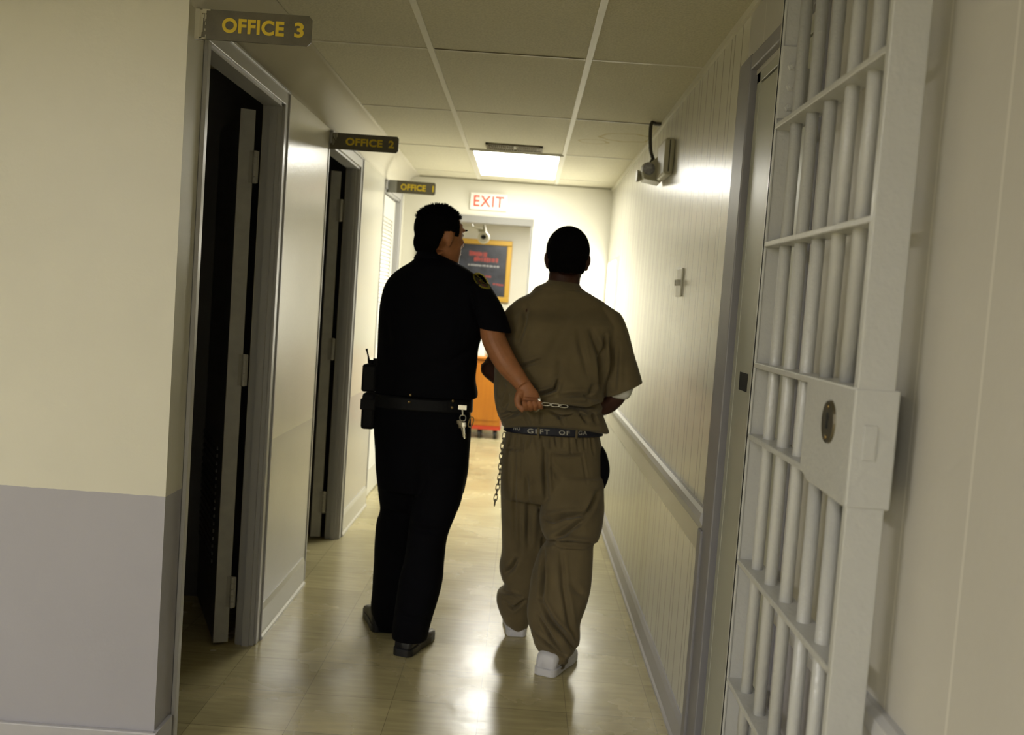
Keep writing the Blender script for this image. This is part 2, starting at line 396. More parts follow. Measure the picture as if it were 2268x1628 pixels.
def fit_text(name, txt, x0, x1, z0, z1, y, material, parent, bold=0, ext=.0008, spacing=1.0):
    """text facing -y filling a rectangle"""
    me = textmesh(txt, 1, bold, .01, spacing)
    xs = [v.co.x for v in me.vertices]; ys = [v.co.y for v in me.vertices]
    a, b, c, d = min(xs), max(xs), min(ys), max(ys)
    for v in me.vertices:
        v.co = Vector((x0+(v.co.x-a)/(b-a)*(x1-x0), y-ext if v.co.z > 0 else y+ext, z0+(v.co.y-c)/(d-c)*(z1-z0)))
    me.materials.clear(); me.materials.append(material)
    o = bpy.data.objects.new(name, me); C.objects.link(o); o.parent = parent; o.matrix_parent_inverse = parent.matrix_basis.inverted()
    return o

# ------------------------------------------------------------------ the room
XL, XR, HC = -1.02, .635, 2.44
T = .075
struct('floor', boxes([(-4.2, 2.2, -3.2, 12, -.1, 0)]), m_floor)
ceil = struct('ceiling', boxes([(-4.2, 2.2, -3.2, 12, HC, HC+.1)]), m_ceil)
gr = []
for x in (-.436, .18): gr.append((x-.012, x+.012, 2.9, 7.95, HC-.004, HC))
for x in (-3.5, -2.88, -2.27, -1.66, -1.05, -.436, .18): gr.append((x-.012, x+.012, -3, 2.9, HC-.004, HC))
for y in (-2.24, -1.02, .2, 1.42, 2.68): gr.append((-4, XR, y-.010, y+.010, HC-.004, HC))
struct('ceiling_grid', boxes(gr), m_grid, ceil)
cr = []
for y in (3.91, 5.15, 6.375, 7.60): cr.append((-.91, XR, y-.006, y+.006, HC-.003, HC))
struct('cross_tee', boxes(cr), m_grid, ceil)
struct('cross_shadow_strip', boxes([(.20, .60, 5.141, 5.1440, HC-.0035, HC+.001), (-.42, .16, 3.902, 3.9037, HC-.0035, HC+.001)]), m_brown, ceil)  # brown strips painted in as shadow lines beside two cross tees

# left wall: openings for the three offices
D3, D2, D1 = (3.05, 3.98), (4.92, 5.81), (6.85, 7.64)
HD = 2.20
lst = []
ys = [2.88, D3[0], D3[1], D2[0], D2[1], D1[0], D1[1], 7.95]
for a, b in ((ys[1], ys[2]), (ys[3], ys[4]), (ys[5], ys[6])): lst.append((XL-T, XL, a, b, HD, HC))
for a, b in ((ys[2], ys[3]), (ys[4], ys[5]), (ys[6], ys[7])): lst.append((XL-T, XL, a, b, 0, HC))
struct('wall_left', boxes(lst), m_wall_left)
struct('wall_left_near', boxes([(-4.1, XL, 2.88, D3[0]-.03, 0, HC)]), m_wall_near)
struct('wall_right', boxes([(XR, XR+T, 3.13, 6.98, 0, HC), (XR, XR+T, 6.98, 7.95, 0, .98), (XR, XR+T, 6.98, 7.95, 1.86, HC), (XR, XR+T, 7.88, 7.95, .98, 1.86)]), m_wall_right)
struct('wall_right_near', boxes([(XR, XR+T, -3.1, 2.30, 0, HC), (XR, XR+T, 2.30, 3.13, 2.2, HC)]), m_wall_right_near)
struct('wall_end', boxes([(XL-T, -.88, 7.95, 8.07, 0, HC), (.0, 2.1, 7.95, 8.07, 0, HC), (-.88, 0, 7.95, 8.07, 2.15, HC)]), m_wall_plain)
struct('wall_back', boxes([(-4.1, XR+T, -3.2, -3.1, 0, HC)]), m_wall_plain)
struct('wall_left_far', boxes([(-4.2, -4.1, -3.2, 2.88, 0, HC)]), m_wall_plain)
# offices behind the left wall and the room past the end doorway
struct('wall_office', boxes([(-3.3, -3.2, 3.0, 8, 0, HC), (-3.2, XL-T, 4.55, 4.62, 0, HC), (-3.2, XL-T, 6.45, 6.52, 0, HC), (-3.2, XL-T, 7.95, 8.05, 0, HC)]), m_leaf)  # walls coloured dark to stand for the unlit rooms
struct('wall_far_room', boxes([(-2.3, -2.2, 8.07, 11.7, 0, HC), (2.1, 2.2, 8.07, 11.7, 0, HC), (-2.3, 2.2, 11.6, 11.7, 0, HC)]), m_wall_plain)

# crown strips where walls meet the ceiling
def prism(bm, prof, y0, y1):
    ringmesh(bm, [[Vector((x, y, z)) for x, z in prof] for y in (y0, y1)])
bm = B(); prism(bm, [(XL-.01, HC), (-.908, HC)] + [(-.908-.112*math.sin(k/10*math.pi/2), HC-.004-.168*(1-math.cos(k/10*math.pi/2))) for k in range(11)] + [(XL-.01, HC-.172)], 2.9, 7.95)
o = struct('trim_1', bm, m_cove, smooth=True)
bm = B(); box(bm, XR-.012, XR, 2.0, 7.95, HC-.022, HC)
struct('trim_2', bm, m_grid)
# chair rail and baseboards
bm = B(); prism(bm, [(XR, .78), (XR-.010, .785), (XR-.022, .815), (XR-.030, .83), (XR-.026, .852), (XR-.012, .858), (XR, .858)], 3.13, 6.95)
struct('trim_3', bm, m_rail)
bm = B(); prism(bm, [(XR, .70), (XR-.006, .70), (XR-.006, .78), (XR, .78)], 3.13, 6.95)
struct('trim_4', bm, m_trimcream)
bm = B(); prism(bm, [(XR, .78), (XR-.010, .785), (XR-.022, .815), (XR-.030, .83), (XR-.026, .852), (XR-.012, .858), (XR, .858)], -3.1, 2.25)
struct('trim_5', bm, m_rail)
def baseprof(x, s, h): return [(x, 0), (x+s*.022, 0), (x+s*.022, .012), (x+s*.014, .018), (x+s*.014, h-.02), (x+s*.006, h), (x, h)]
bm = B(); prism(bm, baseprof(XR, -1, .115), 3.13, 7.95); prism(bm, baseprof(XR, -1, .115), -3.1, 2.25)
struct('baseboard_right', bm, m_base)
bm = B()
for a, b in ((4.045, 4.855), (5.88, 6.78), (7.71, 7.95)): prism(bm, baseprof(XL, 1, .14), a, b)
struct('baseboard_left', bm, mat('pale baseboard paint', (.52, .51, .44), .3, bump=.0008, bscale=25))
bm = B(); box(bm, -4.1, XL+.012, 2.862, 2.88, 0, .122, bev=.004); box(bm, XL, XL+.012, 2.87, 3.0, 0, .122)
struct('baseboard_left_near', bm, m_base)

# door casings and frames of the offices
def casing(n, y0, y1, frame_mat, sill=.0):
    w_ = .062
    bm = B()
    for a, b in ((y0-.03, y0), (y1, y1+w_)):
        if n != 3 and a < y0: continue
        box(bm, XL, XL+.014, a, b, 0, HD+.004, bev=.003); 
    box(bm, XL, XL+.014, y0-(.03 if n == 3 else 0), y1+w_, HD, HD+w_, bev=.003)
    box(bm, XL, XL+.020, y0-(.02 if n == 3 else 0), y1+w_, HD+w_-.012, HD+w_, bev=.002)
    box(bm, XL, XL+.020, y1+w_-.012, y1+w_, 0, HD+w_, bev=.002)
    o = struct('trim_%d' % (5+n), bm, frame_mat)
    bm = B()
    box(bm, XL-T+.006, XL+.004, y1-.012, y1+.004, 0, HD+.002); box(bm, XL-T+.006, XL+.004, y0-.004, y0+.012, 0, HD+.002)
    box(bm, XL-T+.006, XL+.004, y0, y1, HD-.012, HD+.004)
    if n != 1: box(bm, XL-.040, XL-.012, y1-.026, y1-.012, 0, HD-.01)
    struct('door_jamb', bm, frame_mat, o)
casing(3, *D3, m_greytrim); casing(2, *D2, m_greytrim); casing(1, *D1, m_greytrim)
# office doors swung far into their rooms
def leaf(n, y1, ang, length, label):
    hx, hy = XL-T-.024, y1-.02
    d = bpy.data.objects.new('door_%d' % n, None); C.objects.link(d); d.location = (hx, hy, 0); d['kind'] = 'structure'; d['label'] = label
    a = math.radians(ang)            # direction of the leaf from the hinge
    u = Vector((-math.sin(a), math.cos(a), 0)); v = Vector((-math.cos(a), -math.sin(a), 0))
    M = Matrix(((u.x, v.x, 0, hx), (u.y, v.y, 0, hy), (0, 0, 1, 0), (0, 0, 0, 1)))
    bm = B(); box(bm, 0.002, length, 0, .056, .012, 2.165, M=M)
    obj('door_panel', bm, m_leaf, d)
    bm = B(); box(bm, -.001, .004, -.001, .057, .012, 2.166, M=M); obj('door_edge', bm, m_leafedge, d)
    bm = B()
    for k in range(16): box(bm, .16, length-.14, .054, .062, .30+k*.032, .314+k*.032, M=M)
    obj('louvre', bm, m_leaf, d)
    for z in (1.89, 1.08, .17):
        bm = B()
        hp = Vector((hx+.010, hy-.008, 0))
        for k in range(5):
            tube(bm, [((hp.x, hp.y, z-.012+k*.026), .009), ((hp.x, hp.y, z+.012+k*.026), .009)], n=12)
        box(bm, hp.x-.022, hp.x, hp.y-.002, hp.y+.004, z-.01, z+.115); box(bm, hp.x, hp.x+.014, hp.y+.000, hp.y+.006, z-.01, z+.115)
        obj('hinge', bm, m_hinge, d, smooth=False)
    bm = B(); tube(bm, [(M @ Vector((length-.07, .046, 1.0)), .012), (M @ Vector((length-.07, .09, 1.0)), .012)]); ellipsoid(bm, (0, 0, 0), (.028, .028, .028), Matrix.Translation(M @ Vector((length-.07, .105, 1.0))))
    obj('door_handle', bm, m_chrome, d, smooth=True)
leaf(3, D3[1], 24, .86, 'dark office door swung open, nearest of the two open doors')
leaf(2, D2[1], 20, .84, 'dark office door swung open, behind the second office sign')
# dark backing strips in the hinge gap
for y1 in (D3[1], D2[1]):
    pass
# closed louvred door of the last office
d1 = bpy.data.objects.new('door_1', None); C.objects.link(d1); d1.location = (XL-.03, D1[0], 0); d1['kind'] = 'structure'; d1['label'] = 'closed white louvred door beside the last office sign'
m_louv = mat('white louvred door paint', (.66, .65, .58), .35)
xx = XL-.025
bm = boxes([(xx-.035, xx, D1[0]+.012, D1[0]+.10, .01, HD-.02), (xx-.035, xx, D1[1]-.10, D1[1]-.012, .01, HD-.02),
            (xx-.035, xx, D1[0]+.1, D1[1]-.1, HD-.17, HD-.02), (xx-.035, xx, D1[0]+.1, D1[1]-.1, .01, .20), (xx-.035, xx, D1[0]+.1, D1[1]-.1, 1.0, 1.09), (xx-.034, xx-.03, D1[0]+.1, D1[1]-.1, .1, 2.1)])
obj('door_panel', bm, m_louv, d1)
bm = B()
for z0, z1 in ((.20, 1.0), (1.09, HD-.17)):
    k = int((z1-z0)/.027)
    for i in range(k):
        z = z0+(i+.5)*(z1-z0)/k
        M = Matrix.Translation((xx-.012, 0, z)) @ Matrix.Rotation(math.radians(62), 4, 'Y')
        box(bm, -.017, .017, D1[0]+.1, D1[1]-.1, -.0035, .0035, M=M)
obj('louvre', bm, m_louv, d1)
bm = B(); tube(bm, [((xx, D1[0]+.06, 1.0), .01), ((xx+.04, D1[0]+.06, 1.0), .01)]); ellipsoid(bm, (xx+.05, D1[0]+.06, 1.0), (.022, .026, .026)); obj('door_handle', bm, m_chrome, d1, smooth=True)

# right hand steel door and its casing
dR = bpy.data.objects.new('door_4', None); C.objects.link(dR); dR.location = (XR, 2.7, 0); dR['kind'] = 'structure'; dR['label'] = 'grey green steel door with a black lock slot behind the barred gate'
sx = XR-.002
bm = B(); box(bm, sx, XR+.05, 2.325, 2.915, .01, 2.16, bev=.003); box(bm, sx+.001, XR+.05, 2.925, 2.965, .01, 2.20, bev=.002); box(bm, sx+.001, XR+.05, 2.325, 2.965, 2.168, 2.20, bev=.002)
obj('door_panel', bm, m_steel, dR)
bm = boxes([(XR+.045, XR+.05, 2.29, 2.99, 0, 2.24), (sx-.0012, sx+.004, 2.752, 2.852, 1.277, 1.328)])  # black sheet paints the shade in the door gaps; small block is the slot
obj('slot_and_gap_shade', bm, m_black, dR)
bm = B()
for y in (2.955, 3.135): pass
box(bm, XR-.020, XR+.03, 2.985, 3.14, 0, 2.262, bev=.004); box(bm, XR-.018, XR+.03, 2.28, 2.99, 2.215, 2.260, bev=.004)
box(bm, XR-.006, XR+.03, 2.262, 2.30, 0, 2.262, bev=.003)
box(bm, XR-.028, XR+.028, 3.104, 3.158, 0, .80, bev=.004)
struct('trim_9', bm, m_purple)
# end doorway frame
bm = boxes([(-.88, .022, 7.935, 8.075, 2.095, 2.15), (.002, .018, 7.938, 8.075, 0, 2.10), (-.90, -.85, 7.935, 8.075, 0, 2.15)])
struct('trim_10', bm, m_endframe)
struct('trim_11', boxes([(-.91, XR-.02, 7.944, 7.95, 2.428, 2.434)]), mat('olive wall angle', (.24, .22, .14), .6))
# invented window pane, added to make the glow at the right corridor end
glow = bpy.data.objects.new('glow_panel_1', None); C.objects.link(glow); glow.location = (XR, 7.4, .98); glow['kind'] = 'structure'; glow['label'] = 'bright frosted panel added in the right wall to make the glow at the corridor end'
m_glowpane = mat('added glow panel', (.9, .9, .88), .3, emit=(1, .97, .86), es=17)
obj('pane', boxes([(XR+.006, XR+.016, 7.2, 7.86, 1.0, 1.84)]), m_glowpane, glow)
obj('glow_panel_frame', boxes([(XR-.001, XR+.05, 6.981, 7.2, .981, 1.859), (XR-.001, XR+.05, 7.86, 7.879, .981, 1.859), (XR-.001, XR+.05, 7.2, 7.86, .981, 1.0), (XR-.001, XR+.05, 7.2, 7.86, 1.84, 1.859)]), m_trimcream, glow)

# ------------------------------------------------------------------ ceiling lights and vent
def ceiling_light(x0, x1, y0, y1, lens, label, group=None):
    t = thing('ceiling_light', label, 'ceiling light', ((x0+x1)/2, (y0+y1)/2, HC), group)
    bm = boxes([(x0-.02, x0+.005, y0-.02, y1+.02, HC-.012, HC-.001), (x1-.005, x1+.02, y0-.02, y1+.02, HC-.012, HC-.001), (x0, x1, y0-.02, y0+.005, HC-.012, HC-.001), (x0, x1, y1-.005, y1+.02, HC-.012, HC-.001)])
    obj('light_frame', bm, m_grid, t)
    obj('diffuser', boxes([(x0, x1, y0, y1, HC-.009, HC-.002)]), lens, t)
ceiling_light(-.405, .158, 6.40, 7.585, m_lens, 'glowing white fluorescent ceiling panel in the corridor above the exit sign')
ceiling_light(-2.88+.02, -2.27-.02, -.98, .16, m_lens2, 'fluorescent ceiling panel behind the viewpoint, in the near room')
ceiling_light(-1.05+.02, -.436-.02, -2.2, -1.06, mat('added cool light lens', (.9, .9, .88), .5, emit=(1, .98, .97), es=28), 'unseen ceiling panel added at the back of the near room to brighten the right side')  # second room panel, added to brighten the gate and right wall
ceiling_light(-.30, .30, 9.2, 10.4, mat('far light lens', (.9, .9, .85), .5, emit=(1, .98, .9), es=44), 'fluorescent ceiling panel in the far room past the end doorway')
vt = thing('ceiling_vent', 'slim dark ceiling air vent in front of the glowing corridor light', 'vent', (-.13, 6.2, HC))
obj('vent_frame', boxes([(-.31, .04, 6.10, 6.125, HC-.01, HC-.0005), (-.31, .04, 6.30, 6.32, HC-.010, HC-.0005), (-.31, -.295, 6.1, 6.32, HC-.01, HC-.0005), (.025, .04, 6.1, 6.32, HC-.01, HC-.0005)]), m_brown, vt)
bm = B()
for k in range(26):
    x = -.29+k*.0122
    if k == 13: continue
    box(bm, x, x+.005, 6.13, 6.295, HC-.016, HC-.002)
obj('louvre', bm, m_brown, vt)
obj('vent_backing', boxes([(-.295, .03, 6.125, 6.3, HC-.002, HC-.0008)]), m_grid, vt)

# ------------------------------------------------------------------ signs
def office_sign(y, num, label, style):
    t = thing('office_sign', label, 'sign', (XL, y, 2.22), 'office signs above the left doors')
    x0, x1, z0, z1 = -1.005, -.678, 2.182, 2.268
    if style == 2: z0, z1 = 2.172, 2.252
    ch = .010
    bm = B()
    prof = [(x0, z0), (x1-ch, z0), (x1, z0+ch), (x1, z1-ch), (x1-ch*.8, z1), (x0, z1)]
    ringmesh(bm, [[Vector((x, yy, z)) for x, z in prof] for yy in (y-.004, y+.004)])
    obj('sign_board', bm, m_sign, t)
    lx, rx_ = (x0+.066, x1-.022) if style != 1 else (x0+.085, x1-.012)
    wd = rx_-lx
    fit_text('lettering', 'OFFICE', lx, lx+wd*.76, z0+.022, z1-.021, y-.0046, m_yellow, t, bold=.035, spacing=1.06)
    fit_text('numeral', str(num), rx_-wd*(.115 if num != 1 else .04), rx_, z0+.022, z1-.021, y-.0046, m_yellow, t, bold=.035)
    obj('bracket', boxes([(XL, x0+.004, y-.003, y+.02, z0, z1)]), m_wall_left if style == 3 else m_sign, t)
    bm = B()
    if style == 3:
        for q in ((0, .007, .002, .083), (.007, .019, .074, .086), (.0, .02, 0, .005), (.007, .010, .02, .07), (.014, .016, .052, .074), (.016, .0175, .04, .05), (.017, .019, .058, .07), (.0175, .0195, .0, .013), (.015, .018, .024, .030), (.010, .012, .06, .075), (.019, .030, .082, .086)):
            box(bm, x0+q[0], x0+q[1], y-.0055, y-.003, z0+q[2], z0+q[3])
        obj('chipped_paint', bm, m_chip, t)
    elif style == 2:
        for q in ((.004, .006, .06, .078), (.009, .0115, .05, .079), (.016, .018, .045, .079), (.021, .024, .058, .078), (.003, .005, .02, .05), (.010, .011, .03, .045)):
            box(bm, x0+q[0], x0+q[1], y-.0055, y-.003, z0+q[2], z0+q[3])
        obj('chipped_paint', bm, m_chip, t)
    else:
        box(bm, x0, x0+.058, y-.0055, y-.003, z0+.001, z1-.001); obj('grey_plate', bm, m_signgrey, t)
office_sign(2.935, 3, 'brown sign with yellow OFFICE 3 lettering, nearest, above the first dark doorway', 3)
office_sign(4.93, 2, 'brown sign with yellow OFFICE 2 lettering above the second dark doorway', 2)
office_sign(6.93, 1, 'small blurred brown sign with yellow OFFICE 1 lettering beside the louvred door', 1)
ex = thing('exit_sign', 'white EXIT sign with red letters above the end doorway', 'sign', (-.35, 7.95, 2.2))
bm = B(); box(bm, -.495, -.20, 7.925, 7.95, 2.198, 2.33, bev=.006); obj('sign_board', bm, m_exitw, ex)
fit_text('lettering', 'EXIT', -.465, -.225, 2.222, 2.308, 7.924, m_red, ex, bold=.012, spacing=1.12)

# ------------------------------------------------------------------ far room: poster, camera, cart
p0, p1 = at(1000, 524, 11.59), at(1136, 537, 11.59); pb = at(1118, 670, 11.59)
fx0, fx1, fz1, fz0 = -.92, p1.x, p1.z+.01, pb.z
pt = thing('framed_poster', 'dark poster with red print in a gold frame on the far wall', 'poster', ((fx0+fx1)/2, 11.6, fz0))
fw = .06
obj('picture_frame', boxes([(fx0, fx1, 11.56, 11.6, fz1-fw, fz1), (fx0, fx1, 11.56, 11.6, fz0, fz0+fw), (fx0, fx0+fw, 11.561, 11.6, fz0+fw, fz1-fw), (fx1-fw, fx1, 11.561, 11.6, fz0+fw, fz1-fw)], bev=.006), m_gold, pt)
obj('print', boxes([(fx0+.03, fx1-.03, 11.58, 11.598, fz0+.03, fz1-.03)]), m_print, pt)
def scribble(name, pa, pb_, h, m_, seed):
    rnd = random.Random(seed); a, b = at(*pa, 11.578), at(*pb_, 11.578); bm = B(); x = a.x
    while x < b.x:
        wd = rnd.uniform(.012, .03); z = a.z+(b.z-a.z)*(x-a.x)/(b.x-a.x)
        box(bm, x, x+wd, 11.574, 11.5795, z-h/2*rnd.uniform(.7, 1), z+h/2*rnd.uniform(.7, 1)); x += wd+rnd.choice((.004, .006, .012))
    obj(name, bm, m_, pt)
scribble('red_print', (1040, 560), (1078, 565), .06, m_posterred, 1)
scribble('red_print', (1050, 573), (1100, 578), .055, m_posterred, 2)
scribble('white_print', (1037, 586), (1101, 591), .02, m_posterwhite, 3)
scribble('red_print', (1075, 612), (1084, 613), .02, m_posterred, 4)
scribble('red_print', (1092, 629), (1112, 632), .02, m_posterred, 5)
# camera hung on a goose-neck bracket
Yc = 9.0
cc = at(1071.5, 527, Yc)
cm = thing('security_camera', 'round white security camera hanging in front of the gold framed poster', 'camera', (cc.x, Yc, HC))
bm = B(); tube(bm, smoothpath([((at(1041, 470, Yc).x, Yc, HC), .007), (at(1045, 494, Yc), .007), (at(1052, 503, Yc), .007), (at(1068, 508, Yc), .008)])); obj('cable', bm, m_camwhite, cm, smooth=True)
bm = B(); tube(bm, [(at(1072, 498, Yc), .012), (at(1073, 506, Yc), .014), (at(1072, 516, Yc), .03)]); box(bm, *(lambda a: (a.x-.03, a.x+.03, Yc-.03, Yc+.03, a.z-.012, a.z+.012))(at(1067, 511, Yc))); tube(bm, [((cc.x+.005, Yc, HC), .010), (at(1072, 500, Yc), .010)]); obj('bracket', bm, m_beige, cm, smooth=False)
bm = B(); tube(bm, [((cc.x, Yc-.075, cc.z), .036), ((cc.x, Yc-.07, cc.z), .05), ((cc.x, Yc-.02, cc.z), .054), ((cc.x, Yc+.06, cc.z), .045)], n=28); obj('camera_housing', bm, m_camwhite, cm, smooth=False)
bm = B(); ellipsoid(bm, (cc.x, Yc-.075, cc.z+.004), (.024, .012, .020)); obj('lens', bm, m_black, cm, smooth=True)
# wheeled wooden cabinet
ca, cb = at(1000, 958, 10.6), at(1106, 962, 10.6); ztop = at(1080, 790, 10.6).z
cab = thing('wooden_cart', 'orange varnished wooden cabinet on black castors in the far room', 'cabinet', ((ca.x+cb.x)/2, 10.8, 0))
bm = B(); box(bm, ca.x, cb.x, 10.55, 11.05, .14, ztop-.03, bev=.006); obj('cabinet_body', bm, m_wood, cab)
bm = B(); box(bm, ca.x-.02, cb.x+.02, 10.53, 11.07, ztop-.03, ztop, bev=.008); obj('cabinet_top', bm, m_wood, cab)
obj('door', boxes([(ca.x+.02, cb.x-.03, 10.542, 10.55, .20, ztop-.08)], bev=.003), m_wood, cab)
obj('bottom_rail', boxes([(ca.x-.005, cb.x+.005, 10.545, 11.05, .10, .14)]), m_redpaint, cab)
for x in (ca.x+.05, (ca.x+cb.x)/2+.04, cb.x-.05):
    for y in (10.6, 11.0):
        bm = B(); tube(bm, [((x-.016, y, .05), .05), ((x+.016, y, .05), .05)], n=18); box(bm, x-.022, x+.022, y-.015, y+.015, .05, .102)
        obj('castor', bm, m_castor, cab)
pa = at(1070, 770, 10.6)
t_ = obj('paper_stack', boxes([(pa.x-.10, pa.x+.02, 10.62, 10.82, ztop, pa.z+.10)], bev=.004), m_paper); tag(t_, 'white papers standing on the orange cabinet', 'paper')
bm = B(); tube(bm, [((pa.x+.10, 10.68, ztop), .055), ((pa.x+.095, 10.68, ztop+.10), .05), ((pa.x+.09, 10.68, ztop+.13), .02)], n=18)
tag(obj('green_container', bm, m_green), 'green container on top of the orange cabinet', 'container')

# ------------------------------------------------------------------ right wall fittings
el = thing('emergency_light', 'beige twin-head emergency light high on the right wall', 'emergency light', (XR, 4.9, 2.2))
bm = B(); box(bm, XR-.045, XR, 4.60, 4.86, 2.118, 2.285, bev=.012); obj('wall_box', bm, m_beige, el)
obj('box_seam', boxes([(XR-.0255, XR-.0205, 4.5985, 4.862, 2.13, 2.275)]), m_conduit, el)
bm = B()
a, b = at(1421, 412, 4.9), at(1476, 412, 4.9)
ringmesh(bm, [[Vector((x, y, z)) for x, z in ((.535, 2.125), (.618, 2.112), (XR-.002, 2.16), (XR-.002, 2.20), (.600, 2.245), (.590, 2.235), (.520, 2.165))] for y in (4.87, 5.02)])
obj('lamp_body', bm, m_beige, el, bevel=.006)
lc = at(1438, 373, 4.86)
bm = B(); tube(bm, [((lc.x, 4.87, lc.z), .030), ((lc.x, 4.90, lc.z), .036), ((lc.x, 4.95, lc.z), .030), ((lc.x+.01, 4.99, lc.z-.02), .014)], n=26); obj('lamp_head', bm, m_beige, el)
bm = B(); ellipsoid(bm, (lc.x, 4.872, lc.z), (.030, .010, .030)); obj('lamp_lens', bm, m_lampglass, el, smooth=True)
l2 = at(1413, 390, 4.98)
bm = B(); ringmesh(bm, [[Vector((l2.x-.008+dx, 4.98+.034*math.cos(k/20*6.283)*s, l2.z+.03*math.sin(k/20*6.283)*s)) for k in range(20)] for dx, s in ((0, 1), (.012, .95), (.035, .4))]); obj('lamp_head', bm, m_beige, el)
bm = B(); tube(bm, smoothpath([((.600, 5.10, HC), .0085), ((at(1441, 290, 5.05).x, 5.05, 2.42), .009), (at(1441, 330, 5.02), .009), (at(1448, 358, 4.98), .009), ((lc.x+.015, 4.97, 2.23), .009)])); box(bm, .59, .632, 5.08, 5.12, HC-.012, HC); obj('conduit', bm, m_conduit, el, smooth=True)
sw = thing('light_switch', 'ivory light switch plate on the grooved right wall', 'switch', (XR, 4.12, 1.61))
bm = B(); box(bm, XR-.007, XR, 4.055, 4.185, 1.553, 1.670, bev=.003); obj('switch_plate', bm, m_switch, sw)
for y in (4.09, 4.15):
    bm = B(); box(bm, XR-.02, XR-.006, y-.005, y+.005, 1.598, 1.622, bev=.002); obj('toggle', bm, m_switch, sw)

# ------------------------------------------------------------------ barred gate, folded open against the near right wall
gx0, gx1 = .528, .588
gy0, gy1 = 1.560, 2.255
gt = thing('barred_gate', 'pale grey steel barred gate folded open against the right wall', 'gate', (gx1, gy1, 0))
bm = B(); box(bm, gx0, gx1, gy0-.012, gy0+.006, .03, 2.24, bev=.002)
obj('lock_stile', bm, m_gate, gt)
bm = B(); box(bm, gx0, gx0+.043, gy1-.008, gy1+.006, .03, 2.24, bev=.002); box(bm, gx0, gx0+.006, gy1-.01, gy1+.014, .03, 2.24, bev=.002)
obj('hinge_stile', bm, m_gate, gt)
for z in (2.21, 1.912, 1.650, 1.378, 1.215, .925, .645, .37, .07):
    bm = B()
    y_0 = gy0
    box(bm, gx0, gx0+.052, y_0, gy1, z-.006, z+.006, bev=.002)
    obj('crossbar', bm, m_gate, gt)
for k, y in enumerate((2.165, 2.045, 1.925, 1.800, 1.685)):
    xc = gx0+.027; r = .0128
    segs = [(.03, 2.24)] if k < 2 else ([(.03, 2.24)] if k == 2 else [(1.378, 2.24), (.03, 1.215)])
    for a, b in segs:
        bm = B(); tube(bm, [((xc, y, a), r), ((xc, y, b), r)], n=16); obj('bar', bm, m_gate, gt, smooth=True)
bm = B()
lk = [(gy0-.0138, 1.385), (1.812, 1.385), (1.812, 1.215), (1.76, 1.200), (gy0+.01, 1.195), (gy0-.0138, 1.195)]
ringmesh(bm, [[Vector((x, y, z)) for y, z in lk] for x in (gx0-.003, gx1+.008)])
lb = obj('lock_box', bm, m_gate, gt, bevel=.003)
bm = B(); box(bm, gx0+.015, gx0+.037, gy0-.0160, gy0-.0128, 1.272, 1.328, bev=.0012); obj('latch_bolt', bm, m_gate, gt)
kz = 1.318; ky = 1.660
bm = B()
ringmesh(bm, [[Vector((x, ky+.033*s*math.cos(k/28*6.283), kz+.037*s*math.sin(k/28*6.283))) for k in range(28)] for x, s in ((gx0-.002, 1), (gx0-.0075, .96))])
ks = obj('keyhole_plate', bm, m_darkmetal, gt)
bm = boxes([(gx0-.0085, gx0-.006, ky-.006, ky+.006, kz-.012, kz+.014)], bev=.001); ellipsoid(bm, (gx0-.007, ky, kz+.008), (.0018, .009, .008)); obj('keyhole', bm, m_black, ks)
for z in (kz-.026, kz+.026):
    bm = B(); ellipsoid(bm, (gx0-.008, ky, z), (.002, .004, .004)); obj('screw', bm, m_brass, ks, smooth=True)
bm = B(); box(bm, gx0+.001, gx0+.049, gy1-.016, gy1-.007, 1.93, 2.09, bev=.002)
hp = obj('hinge_plate', bm, m_gate, gt)
for z in (1.955, 2.0, 2.045):
    bm = B(); tube(bm, [((gx0+.025, gy1-.015, z), .0105), ((gx0+.025, gy1-.021, z), .0085)], n=6); tube(bm, [((gx0+.025, gy1-.02, z), .005), ((gx0+.025, gy1-.025, z), .004)], n=12); obj('bolt', bm, m_gate, hp)
for z in (2.0, .5):
    bm = B(); tube(bm, [((gx0+.05, gy1+.022, z-.06), .014), ((gx0+.05, gy1+.022, z+.06), .014)], n=16); box(bm, gx0+.03, XR-.004, gy1+.012, gy1+.03, z-.05, z+.05); obj('hinge', bm, m_gate, gt)

